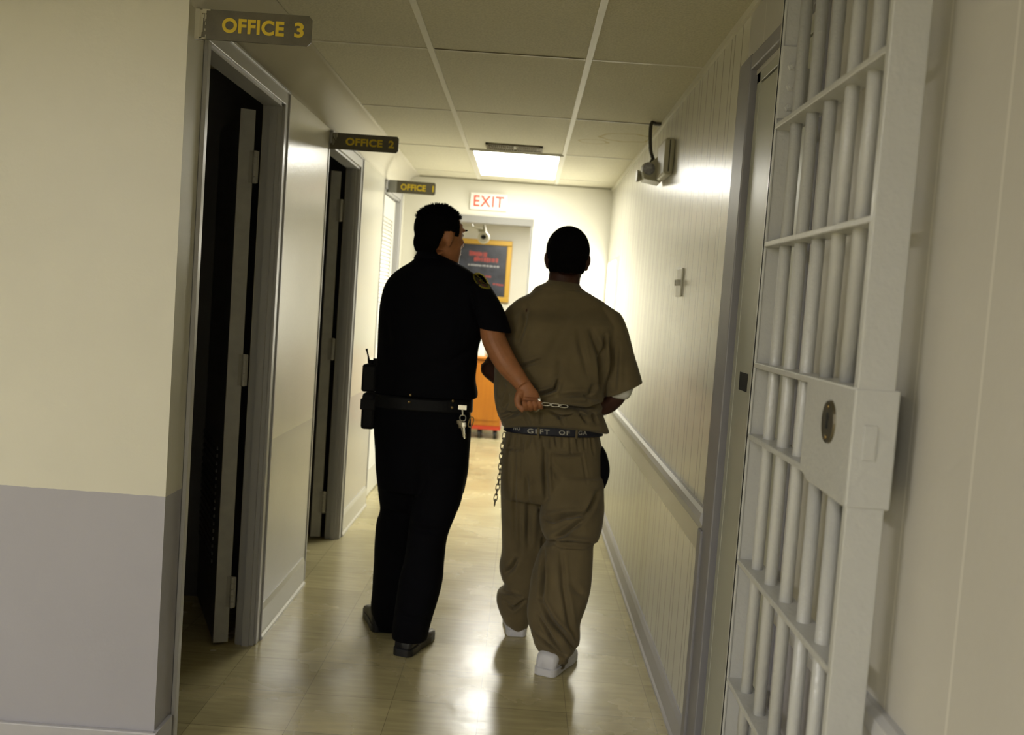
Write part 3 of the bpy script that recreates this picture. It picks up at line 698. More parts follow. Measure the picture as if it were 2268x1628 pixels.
# ------------------------------------------------------------------ people
def headmat(px, py, Y, yaw, s, roll=0):
    o = at(px, py, Y)
    return Matrix.Translation(o) @ Matrix.Rotation(math.radians(-yaw), 4, 'Z') @ Matrix.Rotation(math.radians(roll), 4, 'Y') @ Matrix.Scale(s, 4), o
def head(bm, M):
    def E_(c, r, m2=None): ellipsoid(bm, c, r, M if m2 is None else M @ m2, 24)
    E_((0, -.008, .036), (.077, .097, .087))
    rings = []
    for z, rx_, y0, y1 in ((.06, .066, -.06, .088), (.02, .067, -.05, .089), (-.02, .064, -.03, .088), (-.055, .056, -.01, .087), (-.085, .044, .01, .085), (-.105, .030, .035, .080), (-.114, .015, .05, .072)):
        ring = []
        for k in range(24):
            th = k/24*2*math.pi; cs, sn = math.cos(th), math.sin(th)
            ring.append(M @ Vector((rx_*math.copysign(abs(cs)**.85, cs), (y0+y1)/2+(y1-y0)/2*math.copysign(abs(sn)**.85, sn), z)))
        rings.append(ring)
    ringmesh(bm, rings)
    E_((0, .080, .036), (.052, .018, .011)); E_((0, .088, -.056), (.022, .010, .008)); E_((0, .078, -.096), (.022, .016, .016))
    E_((.04, .062, -.012), (.022, .022, .016)); E_((-.04, .062, -.012), (.022, .022, .016))
    tube(bm, [(M @ Vector((0, .086, .028)), .008), (M @ Vector((0, .098, .002)), .010), (M @ Vector((0, .104, -.018)), .013), (M @ Vector((0, .092, -.030)), .010)])
    E_((.011, .095, -.023), (.008, .010, .007)); E_((-.011, .095, -.023), (.008, .010, .007))
    for s in (1, -1):
        R_ = Matrix.Translation((s*.074, -.008, -.004)) @ Matrix.Rotation(s*math.radians(-28), 4, 'Z') @ Matrix.Rotation(math.radians(-8), 4, 'X')
        E_((s*.001, 0, .006), (.0095, .017, .026), R_); E_((s*-.004, .004, -.018), (.0085, .010, .014), R_)
def eyes(M, parent):
    for s in (1, -1):
        bm = B(); ellipsoid(bm, (s*.031, .077, .016), (.013, .011, .0095), M); e = obj('eye', bm, m_eye, parent, smooth=True)
        bm = B(); ellipsoid(bm, (s*.031, .0865, .016), (.0055, .003, .0055), M); obj('pupil', bm, m_black, e, smooth=True)
def hair(M, parent, low_back, nap, name='hair', spikes=0, thick=.006):
    bm = B()
    ellipsoid(bm, (0, -.008, .036), (.077+thick, .097+thick, .087+thick), M, 40)
    ellipsoid(bm, (0, -.040, -.020), (.066+thick, .062+thick, .062+thick), M, 32)
    tube(bm, [(M @ Vector((0, -.045, -.03)), .062), (M @ Vector((0, -.040, low_back)), .056)], n=28)
    me = voxel(bm, .004, 6)
    Mi = M.inverted(); b2 = B(); b2.from_mesh(me); bpy.data.meshes.remove(me)
    kill = []
    for v in b2.verts:
        l = Mi @ v.co
        if l.y > .045: lim = .072+(l.y-.045)*.3
        elif l.y > .018: lim = (.005 if abs(l.x) > .055 else .07)
        elif l.y > -.026: lim = .022
        else: lim = max(low_back, .022-(-.026-l.y)*3.2)
        if l.z < lim: kill.append(v)
        else: v.co += M.to_3x3() @ (Vector((noise.noise(l*160), noise.noise(l*160+Vector((9, 0, 0))), noise.noise(l*160+Vector((0, 9, 0)))))*.0016)
    bmesh.ops.delete(b2, geom=kill, context='VERTS')
    if spikes:
        rnd = random.Random(7)
        b2.normal_update()
        cand = [(v.co.copy(), v.normal.copy()) for v in b2.verts if (Mi @ v.co).z > .072]
        for p, n_ in rnd.sample(cand, min(spikes, len(cand))):
            l = Mi @ p; h = .006+.009*rnd.random()
            d = (n_+Vector((rnd.uniform(-.5, .5), rnd.uniform(-.5, .5), rnd.uniform(0, .6)))).normalized()
            q = d.orthogonal().normalized()*.0035; r_ = d.cross(q)
            vs_ = [b2.verts.new(p-n_*.002+q), b2.verts.new(p-n_*.002-q*.5+r_*.86), b2.verts.new(p-n_*.002-q*.5-r_*.86), b2.verts.new(p+d*h)]
            for f in ((0, 1, 3), (1, 2, 3), (2, 0, 3)): b2.faces.new([vs_[i] for i in f])
    me = bpy.data.meshes.new(name); b2.to_mesh(me); b2.free()
    return meshobj(name, me, m_hair, parent)
def shoe(parent, hx, hy, yaw, m_, L_=.30, W=.052, pitch=0, sole=None):
    """heel-centre on the floor at hx, hy; toe towards yaw (deg from +y, clockwise)"""
    M = Matrix.Translation((hx, hy, 0)) @ Matrix.Rotation(math.radians(-yaw), 4, 'Z') @ Matrix.Rotation(math.radians(-pitch), 4, 'X')
    bm = B(); rings = []
    prof = [(0, .024, .075), (.006, .034, .088), (.02, .039, .095), (.06, .041, .10), (.10, .041, .098), (.15, .045, .075), (.20, .050, .058), (.25, .047, .048), (.285, .034, .038), (.30, .016, .026)]
    for y, wd, h in prof:
        wd *= W/.05; ring = []
        for k in range(20):
            th = k/20*2*math.pi; cs, sn = math.cos(th), math.sin(th)
            q_ = math.copysign(abs(sn)**.55, sn)
            narrow = 1 if sn < 0 else (1-.30*max(sn, 0)**2)
            z = .02+(h-.02)*(q_*.5+.5)
            ring.append(M @ Vector((wd*narrow*math.copysign(abs(cs)**.55, cs), y*L_/.30+(.012*(q_*.5+.5) if y < .03 else 0), z)))
        rings.append(ring)
    ringmesh(bm, rings); o = obj('shoe', bm, m_, parent, smooth=True)
    bm = B(); rr = []
    for z, g in ((0, .0005), (.004, .002), (.030, .0025), (.034, .0005)):
        rr.append([M @ Vector((s*(wd*W/.05+g), y*L_/.30+(g if y > .2 else -g)*(1 if y in (0, .30) else 0), z)) for s, seq in ((1, prof), (-1, prof[::-1])) for y, wd, h in seq])
    ringmesh(bm, rr); obj('sole', bm, sole or m_, o, bevel=.004)
    return o

# --- officer in black, on the left
off = thing('person', 'officer in black short-sleeved uniform seen from behind, walking with hand on cuffs', 'person', (-.42, 4.2, 0), 'people walking down the corridor')
HM, ho = headmat(974, 527, 4.2, 52, 1.09)
bm = B(); head(bm, HM)
nk = [(HM @ Vector((0, -.030, -.03)), .060), (at(957, 560, 4.21), .060), (at(952, 590, 4.21), .066), (at(950, 615, 4.21), .075)]
tube(bm, nk, n=24)
rows(bm, [row(605, 905, 1010, 4.2, .05), row(640, 880, 1030, 4.2, .085), row(720, 858, 1035, 4.2, .10), row(800, 858, 1038, 4.2, .10), row(870, 852, 1035, 4.2, .10), row(960, 848, 1028, 4.2, .11)])
for pts in ([(898, 950, 4.22, .085), (885, 1160, 4.28, .06), (868, 1370, 4.33, .04), (866, 1385, 4.36, .04)], [(975, 950, 4.2, .085), (950, 1180, 4.13, .06), (910, 1400, 4.06, .04), (908, 1425, 4.08, .038)]):
    tube(bm, smoothpath([(at(x, y, Y), r) for x, y, Y, r in pts]), n=18)
# right arm reaching to the cuffs
tube(bm, smoothpath([(at(1070, 672, 4.11), .036), (at(1087, 712, 4.07), .048), (at(1094, 752, 4.04), .050), (at(1120, 803, 4.01), .0465), (at(1147, 838, 4.0), .037), (at(1160, 856, 3.985), .033)]), n=18)
# right fist, palm side towards the viewer
tube(bm, smoothpath([(at(1157, 850, 3.985), .033), (at(1166, 866, 3.98), .035), (at(1173, 880, 3.985), .040), (at(1177, 898, 3.995), .040)]), n=20, flat=.55, flatdir=(0, 1, 0))
for x, ln in ((1160.5, 0), (1172, 1), (1183.5, 0), (1195, -2)):
    sk = (x-1160)*.02
    tube(bm, smoothpath([(at(x+1, 892-sk, 4.0), .0100), (at(x+3, 904+ln-sk*2, 3.985), .0096), (at(x+3, 906+ln-sk*3, 3.960), .0093), (at(x+1, 898-sk, 3.944), .0090), (at(x-1, 889-sk, 3.945), .0080)]), n=12)
tube(bm, smoothpath([(at(1154, 868, 3.975), .018), (at(1147, 882, 3.965), .0155), (at(1147, 895, 3.96), .0125), (at(1153, 904, 3.955), .011), (at(1160, 910, 3.952), .0095)]), n=12)
# left arm bent forwards
tube(bm, smoothpath([(at(878, 660, 4.22), .045), (at(872, 720, 4.25), .042), (at(872, 785, 4.27), .044), (at(890, 790, 4.42), .038), (at(905, 780, 4.52), .03)]), n=16)
tube(bm, [(at(905, 780, 4.51), .03), (at(908, 778, 4.56), .040), (at(910, 778, 4.60), .036)], n=16, flat=.5, flatdir=(1, 0, 0))
for i in range(4):
    p = at(910, 768+i*9, 4.59); tube(bm, smoothpath([(p, .0095), (p+Vector((.006, .045, 0)), .009), (p+Vector((.028, .07, -.005)), .0085), (p+Vector((.045, .06, -.01)), .0075)]), n=10)
p = at(912, 766, 4.54); tube(bm, smoothpath([(p, .014), (p+Vector((.02, .03, .02)), .011), (p+Vector((.04, .06, .015)), .009)]), n=10)
bmesh_body = voxel(bm, .0035, 2)
wrinkle(bmesh_body, [([(1166.5, 888), (1169, 898), (1170, 908)], .006, .0022), ([(1178, 888), (1180.5, 898), (1181, 908)], .006, .0022), ([(1189.5, 888), (1192, 897), (1192, 906)], .006, .0022), ([(1164, 882), (1178, 884), (1196, 885)], .010, .0032), ([(1153, 878), (1155, 890), (1158, 902)], .007, .0025)], 3.95, amp=.0005, fr=(30, 30, 30))
ob = meshobj('body', bmesh_body, m_skin, off)
eyes(HM, off)
hair(HM, off, -.062, 0, spikes=900, thick=.0045)
for s in (1, -1):
    bm = B(); ellipsoid(bm, (s*.033, .094, .037), (.018, .0035, .004), HM); obj('eyebrow', bm, m_hair, off, smooth=True)
# shirt
bm = B()
rows(bm, [(930, 553, 962, 556, 4.22, .058), (926, 562, 984, 566, 4.215, .072), (912, 578, 1010, 580, 4.21, .082), (893, 590, 1034, 594, 4.2, .095), (868, 609, 1066, 620, 4.2, .108), (851, 633, 1082, 648, 4.2, .118),
          row(675, 843, 1084, 4.2, .125), row(710, 840, 1078, 4.2, .13), row(758, 838, 1062, 4.2, .135), row(798, 836, 1058, 4.2, .135), row(832, 834, 1054, 4.2, .135), row(862, 832, 1059, 4.2, .14), row(876, 832, 1056, 4.2, .135)], e=2.3)
rows(bm, [(1035, 632, 1084, 628, 4.15, .058), (1046, 660, 1098, 652, 4.11, .062), (1052, 690, 1112, 678, 4.075, .062), (1057, 712, 1124, 708, 4.06, .062), (1061, 728, 1133, 739, 4.05, .062)], e=2.1)
rows(bm, [row(640, 850, 890, 4.23, .06), row(690, 843, 895, 4.26, .066), row(745, 842, 895, 4.28, .066)], e=2.1)
sm = voxel(bm, .006, 5)
wrinkle(sm, [([(1060, 760), (1000, 800), (930, 815)], .008, .016), ([(850, 700), (860, 780)], .006, .015), ([(1052, 700), (1046, 650)], .008, .012)], 4.06, amp=.003)
osh = meshobj('shirt', sm, m_navy, off); tree = bvh(sm)
bm = B(); rows(bm, [(929, 550, 966, 553, 4.205, .066), (925, 557, 978, 562, 4.2, .074), (916, 572, 990, 577, 4.2, .082)], e=2.1); obj('collar', bm, m_navy, off, smooth=True)
# trousers
bm = B()
rows(bm, [row(868, 835, 1044, 4.2, .12), row(905, 830, 1043, 4.2, .13), row(950, 829, 1043, 4.2, .138), row(1000, 832, 1040, 4.2, .142), row(1040, 834, 1036, 4.2, .14), row(1085, 838, 1026, 4.2, .12)], e=2.5)
rows(bm, [row(1030, 834, 945, 4.22, .12), row(1090, 838, 944, 4.25, .115), row(1132, 843, 940, 4.27, .11), row(1165, 835, 935, 4.28, .108), row(1258, 829, 925, 4.29, .105), row(1312, 825, 918, 4.30, .105), row(1345, 822, 912, 4.30, .10), row(1388, 826, 905, 4.31, .09)], e=2.3)
rows(bm, [row(1030, 925, 1037, 4.19, .125), row(1077, 922, 1027, 4.17, .12), row(1117, 915, 1019, 4.15, .115), row(1182, 905, 992, 4.12, .11), row(1240, 895, 984, 4.1, .105), row(1276, 885, 981, 4.09, .105), row(1323, 878, 970, 4.07, .10), row(1377, 870, 955, 4.05, .10), row(1412, 868, 948, 4.05, .09)], e=2.3)
tm = voxel(bm, .006, 4)
wrinkle(tm, [([(905, 1160), (990, 1172)], .010, .014), ([(838, 1140), (900, 1150)], .010, .014), ([(935, 1000), (930, 1100)], .014, .02), ([(880, 1340), (960, 1360)], .008, .012)], 4.08, amp=.004)
meshobj('trousers', tm, m_navy, off)
s1 = at(893, 1446, 4.0)
shoe(off, s1.x-.005, 3.965, 16, m_blackshoe)
shoe(off, at(848, 1398, 4.3).x, 4.235, -16, m_blackshoe)
# duty belt with snaps
def bandmesh(rs, th, n=64, e=2.4):
    bm = B(); R_ = []
    for xl, yl, xr, yr, Y, ry in rs:
        a, b = at(xl, yl, Y), at(xr, yr, Y); c = (a+b)/2; h = (b-a)/2; hl = h.length
        for g in ((0, th) if False else (th,)):
            R_.append([c + h/hl*(hl+g)*math.copysign(abs(math.cos(k/n*6.2832))**(2/e), math.cos(k/n*6.2832)) + Vector((0, (ry+g)*math.copysign(abs(math.sin(k/n*6.2832))**(2/e), math.sin(k/n*6.2832)), 0)) for k in range(n)])
    ringmesh(bm, R_, cap=True); return bm
bm = bandmesh([row(876, 833, 1045, 4.2, .130), row(879, 833, 1045, 4.2, .136), row(901, 831, 1044, 4.2, .138), row(904, 831, 1044, 4.2, .134)], .006)
belt = obj('duty_belt', bm, m_leather, off, smooth=False)
for px, py in ((909, 875), (906, 890), (1003, 888), (1001, 903)):
    r0 = ray(px, py).normalized(); q = at(px, py, 4.052)
    bm = B(); ellipsoid(bm, q, (.006, .004, .006)); obj('snap', bm, m_brass, belt, smooth=True)
# shoulder patch laid on the sleeve
def on_surface(tr, px, py, off_):
    d = ray(px, py).normalized(); h = tr.ray_cast(CAM, d)
    if h[0] is None: return None
    return h[0]-d*off_
def patch(name, outline, scale, tr, off_, m_, parent):
    cx_, cy_ = sum(p[0] for p in outline)/len(outline), sum(p[1] for p in outline)/len(outline)
    bm = B(); rings = []
    dense = []
    for i, p in enumerate(outline):
        q = outline[(i+1) % len(outline)]
        for k in range(5): dense.append((p[0]+(q[0]-p[0])*k/5, p[1]+(q[1]-p[1])*k/5))
    prev = None
    for s in (1, .75, .5, .25):
        cur = []
        for x, y in dense:
            g = on_surface(tr, cx_+(x-cx_)*s*scale, cy_+(y-cy_)*s*scale, off_)
            cur.append(bm.verts.new(g if g else at(cx_+(x-cx_)*s*scale, cy_+(y-cy_)*s*scale, 4.08)))
        if prev:
            for i in range(len(cur)): bm.faces.new((prev[i], prev[(i+1) % len(cur)], cur[(i+1) % len(cur)], cur[i]))
        prev = cur
    bm.faces.new(prev)
    return obj(name, bm, m_, parent)
ol = [(1047, 608), (1053, 604), (1062, 604), (1071, 609), (1078, 618), (1083, 629), (1086, 640), (1078, 640), (1066, 637), (1056, 629), (1049, 618)]
pc = patch('shoulder_patch', ol, 1, tree, .0025, m_patchy, osh)
patch('emblem', ol, .80, tree, .0035, m_patchg, osh)
patch('emblem_stripe', [(1058, 620), (1063, 622), (1075, 632), (1077, 636), (1070, 632), (1061, 626)], 1, tree, .0045, m_patchr, osh)

# --- things on the officer's belt
a, b = at(806, 805, 4.2), at(836, 868, 4.2)
rd = thing('two_way_radio', 'black radio with stub antenna on the officer\'s left hip', 'radio', (a.x, 4.2, b.z))
bm = B(); box(bm, a.x, b.x-.004, 4.16, 4.24, b.z, a.z, bev=.010); obj('radio_body', bm, m_radio, rd)
bm = B(); tube(bm, [(at(818, 804, 4.2), .007), (at(816, 790, 4.2), .0035), (at(813, 778, 4.2), .0032), (at(812.5, 776, 4.2), .005), (at(812, 772, 4.2), .005)]); obj('antenna', bm, m_radio, rd, smooth=True)
bm = B(); q = at(822, 799, 4.2); tube(bm, [((q.x, 4.2, q.z-.02), .010), ((q.x, 4.2, q.z+.004), .010)]); q = at(834, 797, 4.2); tube(bm, [((q.x, 4.2, q.z-.02), .014), ((q.x, 4.2, q.z+.006), .014)]); obj('knob', bm, m_radio, rd)
a, b = at(803, 884, 4.18), at(834, 950, 4.18)
hl = thing('belt_pouch', 'black leather pouch hanging below the radio on the officer\'s belt', 'pouch', ((a.x+b.x)/2, 4.2, b.z))
bm = B(); box(bm, a.x+.003, b.x-.006, 4.14, 4.25, b.z, a.z+.03, bev=.012); obj('pouch_body', bm, m_leather, hl)
bm = B(); box(bm, a.x-.002, b.x-.004, 4.135, 4.255, a.z-.04, a.z+.006, bev=.004); obj('pouch_flap', bm, m_leather, hl)
# keys
def torus(bm, c, R1, r, nrm=(0, 1, 0), sx=1, sz=1, n=24, k=8, rot=0):
    nrm = Vector(nrm).normalized(); u = nrm.orthogonal().normalized()
    u = Vector((0, 0, 1)) - nrm*nrm.z
    u = u.normalized() if u.length > .1 else Vector((1, 0, 0))
    v = nrm.cross(u)
    if rot: u, v = u*math.cos(rot)+v*math.sin(rot), v*math.cos(rot)-u*math.sin(rot)
    R_ = []
    for i in range(n):
        t = i/n*2*math.pi
        e = 2.6
        cu, su = math.copysign(abs(math.cos(t))**(2/e), math.cos(t)), math.copysign(abs(math.sin(t))**(2/e), math.sin(t))
        p = c + u*cu*R1*sz + v*su*R1*sx; o_ = (u*cu*sx+v*su*sz).normalized()
        R_.append([bm.verts.new(p + o_*math.cos(j/k*6.2832)*r + nrm*math.sin(j/k*6.2832)*r) for j in range(k)])
    for i in range(n):
        A, B_ = R_[i], R_[(i+1) % n]
        for j in range(k): bm.faces.new((A[j], A[(j+1) % k], B_[(j+1) % k], B_[j]))
YK = 4.035
ky_ = thing('key_ring', 'bunch of keys on a clip hanging from the officer\'s right hip', 'keys', at(1025, 905, YK))
bm = B(); box(bm, *(lambda p: (p.x-.017, p.x+.017, YK-.004, YK+.012, p.z-.006, p.z+.012))(at(1024, 904, YK))); tube(bm, [(at(1024, 906, YK), .005), (at(1025, 919, YK), .004)]); torus(bm, at(1025, 926, YK), .012, .0022, sz=1.0); obj('clip', bm, m_chrome, ky_, smooth=False)
def key(p0, p1, wd, m_):
    bm = B(); a, b = Vector(p0), Vector(p1); d = (b-a).normalized(); s = d.cross(Vector((0, 1, 0))).normalized()
    tube(bm, [(a, wd), (a+d*wd*1.6, wd*1.1), (a+d*wd*2.4, wd*.45), (b, wd*.35)], n=14, flat=.22, flatdir=(0, 1, 0))
    for k in range(3): tube(bm, [(a.lerp(b, .72+k*.1), .0022), (a.lerp(b, .72+k*.1)+s*wd*.7, .0022)], n=6)
    obj('key', bm, m_, ky_)
key(at(1020, 933, YK-.002), at(1027, 968, YK-.004), .010, m_darkmetal)
key(at(1027, 936, YK-.006), at(1029, 972, YK-.006), .009, m_chrome)
key(at(1016, 931, YK), at(1018, 948, YK), .008, m_darkmetal)
bm = B(); torus(bm, at(1043, 935, YK+.01), .016, .0024, sx=.55, sz=1.35, rot=.2); tube(bm, [(at(1041, 913, YK+.01), .003), (at(1042, 926, YK+.01), .003)]); obj('brass_ring', bm, m_brass, ky_, smooth=True)

# --- prisoner in khaki, on the right
pr = thing('person', 'handcuffed person in khaki short-sleeved shirt and baggy trousers seen from behind', 'person', (.13, 4.2, 0), 'people walking down the corridor')
PM, po = headmat(1256.5, 577, 4.2, 3, 1.14)
bm = B(); head(bm, PM)
tube(bm, [(PM @ Vector((0, -.020, -.02)), .062), (at(1252, 600, 4.2), .067), (at(1249, 625, 4.2), .068), (at(1245, 655, 4.2), .08)], n=24)
rows(bm, [row(655, 1175, 1305, 4.21, .07), row(700, 1135, 1350, 4.21, .10), row(790, 1130, 1325, 4.21, .11), row(880, 1135, 1312, 4.21, .10), row(980, 1132, 1315, 4.22, .11)])
for pts in ([(1178, 980, 4.23, .085), (1160, 1180, 4.33, .06), (1150, 1360, 4.40, .038), (1149, 1392, 4.42, .038)], [(1272, 980, 4.2, .085), (1258, 1190, 4.1, .06), (1226, 1430, 3.99, .036), (1224, 1450, 3.99, .030)]):
    tube(bm, smoothpath([(at(x, y, Y), r) for x, y, Y, r in pts]), n=18)
# right arm: upper arm in the sleeve, elbow out, forearm folded behind the back
tube(bm, smoothpath([(at(1340, 705, 4.2), .055), (at(1362, 790, 4.2), .05), (at(1368, 862, 4.20), .043), (at(1359, 886, 4.20), .039), (at(1335, 902, 4.18), .036), (at(1298, 902, 4.16), .029)]), n=16)
tube(bm, [(at(1298, 902, 4.16), .028), (at(1280, 901, 4.16), .036), (at(1266, 900, 4.16), .034)], n=16, flat=.45, flatdir=(0, 1, 0))
for i in range(4):
    p = at(1267, 890+i*7, 4.16); tube(bm, smoothpath([(p, .009), (p+Vector((-.035, .004, 0)), .0088), (p+Vector((-.050, .018, 0)), .008), (p+Vector((-.040, .035, 0)), .0072)]), n=10)
p = at(1284, 888, 4.16); tube(bm, smoothpath([(p, .013), (p+Vector((-.025, 0, .022)), .0105), (p+Vector((-.055, .008, .026)), .009)]), n=10)
# left arm with its elbow showing beside the officer
tube(bm, smoothpath([(at(1140, 700, 4.22), .052), (at(1122, 760, 4.27), .045), (at(1092, 806, 4.29), .038), (at(1082, 817, 4.27), .036), (at(1110, 840, 4.20), .035), (at(1150, 872, 4.12), .028)]), n=16)
tube(bm, [(at(1150, 872, 4.12), .027), (at(1166, 885, 4.10), .034), (at(1180, 890, 4.10), .032)], n=16, flat=.45, flatdir=(0, 1, 0))
for i in range(4):
    p = at(1178, 879+i*7, 4.10); tube(bm, smoothpath([(p, .009), (p+Vector((.03, .004, -.004)), .0088), (p+Vector((.045, .018, -.006)), .008), (p+Vector((.036, .034, -.006)), .0072)]), n=10)
p = at(1166, 875, 4.10); tube(bm, smoothpath([(p, .012), (p+Vector((.022, 0, .018)), .0105), (p+Vector((.048, .006, .02)), .009)]), n=10)
meshobj('body', voxel(bm, .0045, 3), m_darkskin, pr)
eyes(PM, pr)
hair(PM, pr, -.050, 0, thick=.004)
# shirt
bm = B()
rows(bm, [(1214, 621, 1283, 630, 4.2, .060), (1205, 628, 1284, 634, 4.2, .067), (1186, 636, 1294, 643, 4.2, .078), (1174, 650, 1318, 658, 4.2, .093), (1146, 663, 1343, 673, 4.21, .095), (1121, 684, 1366, 692, 4.22, .108),
          row(715, 1112, 1372, 4.2, .135), row(750, 1106, 1366, 4.2, .143), row(790, 1100, 1354, 4.2, .15), row(835, 1094, 1342, 4.2, .155), row(870, 1094, 1337, 4.2, .165), row(893, 1096, 1336, 4.2, .168), row(906, 1098, 1335, 4.2, .158), row(922, 1102, 1340, 4.2, .162), row(938, 1108, 1346, 4.2, .165), (1112, 943, 1349, 957, 4.2, .162)], e=2.35)
rows(bm, [(1325, 672, 1373, 694, 4.2, .07), (1336, 715, 1385, 716, 4.2, .08), (1340, 760, 1400, 766, 4.2, .086), (1340, 810, 1414, 815, 4.2, .088), (1338, 879, 1424, 849, 4.2, .088)], e=2.1)
rows(bm, [(1126, 692, 1168, 682, 4.25, .06), (1108, 735, 1160, 735, 4.27, .07), (1102, 790, 1150, 790, 4.28, .068)], e=2.1)
pm = voxel(bm, .005, 4)
S_ = [([(1190, 872), (1212, 868), (1228, 862), (1236, 843)], .022, .006), ([(1244, 876), (1290, 874), (1328, 887)], .010, .007), ([(1200, 899), (1263, 902), (1301, 908), (1336, 899)], .030, .008),
      ([(1281, 735), (1290, 780), (1303, 830)], .007, .010), ([(1310, 735), (1328, 780), (1334, 850)], .014, .010), ([(1343, 745), (1336, 800), (1334, 860)], .018, .008), ([(1166, 680), (1160, 720), (1148, 760)], .010, .009),
      ([(1150, 812), (1172, 806), (1196, 798)], .010, .007), ([(1104, 890), (1112, 915), (1140, 918)], .018, .009), ([(1107, 936), (1130, 922), (1158, 912)], .012, .007), ([(1197, 912), (1198, 940)], .008, .005),
      ([(1212, 908), (1240, 920), (1248, 940)], .010, .006), ([(1282, 912), (1300, 935)], .010, .006), ([(1232, 925), (1275, 912)], .007, .005), ([(1310, 914), (1322, 940)], .008, .006), ([(1162, 915), (1172, 938)], .007, .006),
      ([(1184, 641), (1210, 634), (1250, 634), (1282, 641)], .007, .0045), ([(1165, 845), (1185, 862)], .012, .008), ([(1262, 700), (1230, 760), (1205, 800)], .004, .014), ([(1355, 740), (1362, 860)], .007, .012), ([(1372, 760), (1366, 865)], .006, .009),
      ([(1240, 800), (1238, 840)], .006, .012), ([(1320, 850), (1300, 885)], .007, .009), ([(1116, 850), (1108, 890)], .012, .009), ([(1126, 870), (1120, 905)], .012, .007)]
co_, no_ = arrays(pm)
zb = at(1230, 948, 4.2).z
f_ = np.clip(1-(co_[:, 2]-zb+.01)/.10, 0, 1)*np.clip(-(co_[:, 1]-4.14)/.10, 0, 1)
co_[:, 2] += .030*f_; pm.vertices.foreach_set('co', co_.ravel()); pm.update()
wrinkle(pm, [(a_, b_*1.9, c_*1.1) for a_, b_, c_ in S_], 4.05, amp=.0035, fr=(10, 10, 5))
psh = meshobj('shirt', pm, m_khaki, pr)
bm = B(); rows(bm, [(1213, 620, 1284, 629, 4.2, .068), (1209, 625, 1285, 633, 4.2, .074), (1196, 631, 1288, 637, 4.2, .082), (1185, 640, 1292, 645, 4.2, .092)], e=2.2)
cmn = voxel(bm, .004, 2); meshobj('collar', cmn, m_khaki, pr)
# white undershirt edge under the right sleeve
bm = B(); rows(bm, [(1345, 868, 1412, 848, 4.2, .072), (1352, 879, 1402, 862, 4.2, .070), (1368, 883, 1398, 872, 4.2, .066), (1380, 884, 1392, 880, 4.2, .05)], e=2.1)
obj('undershirt', bm, m_undershirt, pr, smooth=True)
# trousers
bm = B()
rows(bm, [row(935, 1128, 1322, 4.22, .118), row(950, 1124, 1325, 4.22, .125), row(966, 1119, 1329, 4.22, .135), row(1005, 1112, 1336, 4.22, .150), row(1050, 1109, 1338, 4.22, .155), row(1085, 1109, 1338, 4.22, .14), row(1108, 1112, 1336, 4.22, .11)], e=2.5)
rows(bm, [row(1050, 1109, 1212, 4.25, .12), row(1095, 1108, 1216, 4.27, .115), row(1153, 1110, 1216, 4.31, .11), row(1218, 1111, 1212, 4.34, .105), row(1258, 1105, 1204, 4.35, .105), row(1285, 1111, 1196, 4.35, .10), row(1298, 1117, 1193, 4.36, .098), row(1314, 1102, 1190, 4.37, .10), row(1340, 1102, 1180, 4.37, .10), row(1374, 1116, 1173, 4.38, .085), row(1398, 1134, 1164, 4.38, .06)], e=2.2)
rows(bm, [row(1050, 1205, 1338, 4.19, .13), row(1113, 1200, 1338, 4.16, .135), row(1150, 1195, 1335, 4.13, .14), row(1178, 1199, 1329, 4.115, .148), row(1190, 1206, 1322, 4.11, .142), row(1199, 1212, 1315, 4.11, .112), row(1225, 1194, 1314, 4.09, .112), row(1276, 1177, 1312, 4.06, .11), row(1320, 1171, 1303, 4.02, .105), row(1350, 1167, 1294, 4.0, .10), row(1377, 1168, 1286, 3.99, .10), row(1408, 1178, 1286, 3.985, .10), row(1432, 1186, 1277, 3.98, .092), row(1452, 1204, 1260, 3.975, .08), row(1470, 1222, 1252, 3.97, .055), row(1478, 1230, 1244, 3.97, .03)], e=2.2)
tm = voxel(bm, .005, 4)
P_ = [([(1196, 1146), (1222, 1147), (1252, 1136), (1295, 1134)], .016, .008), ([(1294, 1139), (1312, 1115), (1324, 1092)], .010, .009), ([(1216, 1190), (1240, 1176), (1292, 1143)], .012, .008), ([(1210, 1200), (1230, 1192), (1265, 1191), (1312, 1198)], .022, .008),
      ([(1206, 1000), (1207, 1050), (1211, 1105)], .016, .009), ([(1166, 1055), (1168, 1110)], .008, .008), ([(1140, 1010), (1139, 1100), (1140, 1230)], .006, .006), ([(1204, 1215), (1203, 1260), (1198, 1305)], .016, .007),
      ([(1197, 1308), (1220, 1345), (1250, 1378), (1276, 1420)], .016, .008), ([(1192, 1335), (1220, 1380), (1248, 1416)], .012, .006), ([(1172, 1374), (1190, 1380), (1214, 1396), (1247, 1420)], .014, .006), ([(1212, 1441), (1235, 1438), (1260, 1447)], .018, .006),
      ([(1240, 1212), (1246, 1280), (1257, 1350), (1272, 1400)], .009, .009), ([(1212, 1460), (1247, 1473)], .010, .005), ([(1118, 1298), (1132, 1285), (1145, 1262)], .012, .008), ([(1104, 1346), (1130, 1345), (1152, 1354)], .010, .006), ([(1116, 1366), (1136, 1380), (1160, 1362)], .012, .006),
      ([(1215, 1030), (1230, 1045), (1240, 1060)], .007, .010), ([(1150, 1120), (1152, 1250)], .006, .010), ([(1172, 1120), (1170, 1230)], .010, .012), ([(1260, 1275), (1290, 1300)], .006, .012),
      ([(1114, 996), (1132, 1000), (1156, 999)], .010, .0035), ([(1222, 1007), (1250, 1009), (1290, 1008)], .010, .0035), ([(1150, 1002), (1151, 1060)], .003, .004), ([(1222, 1008), (1224, 1060)], .003, .004), ([(1290, 1010), (1300, 1070)], .003, .004)]
random.seed(11)
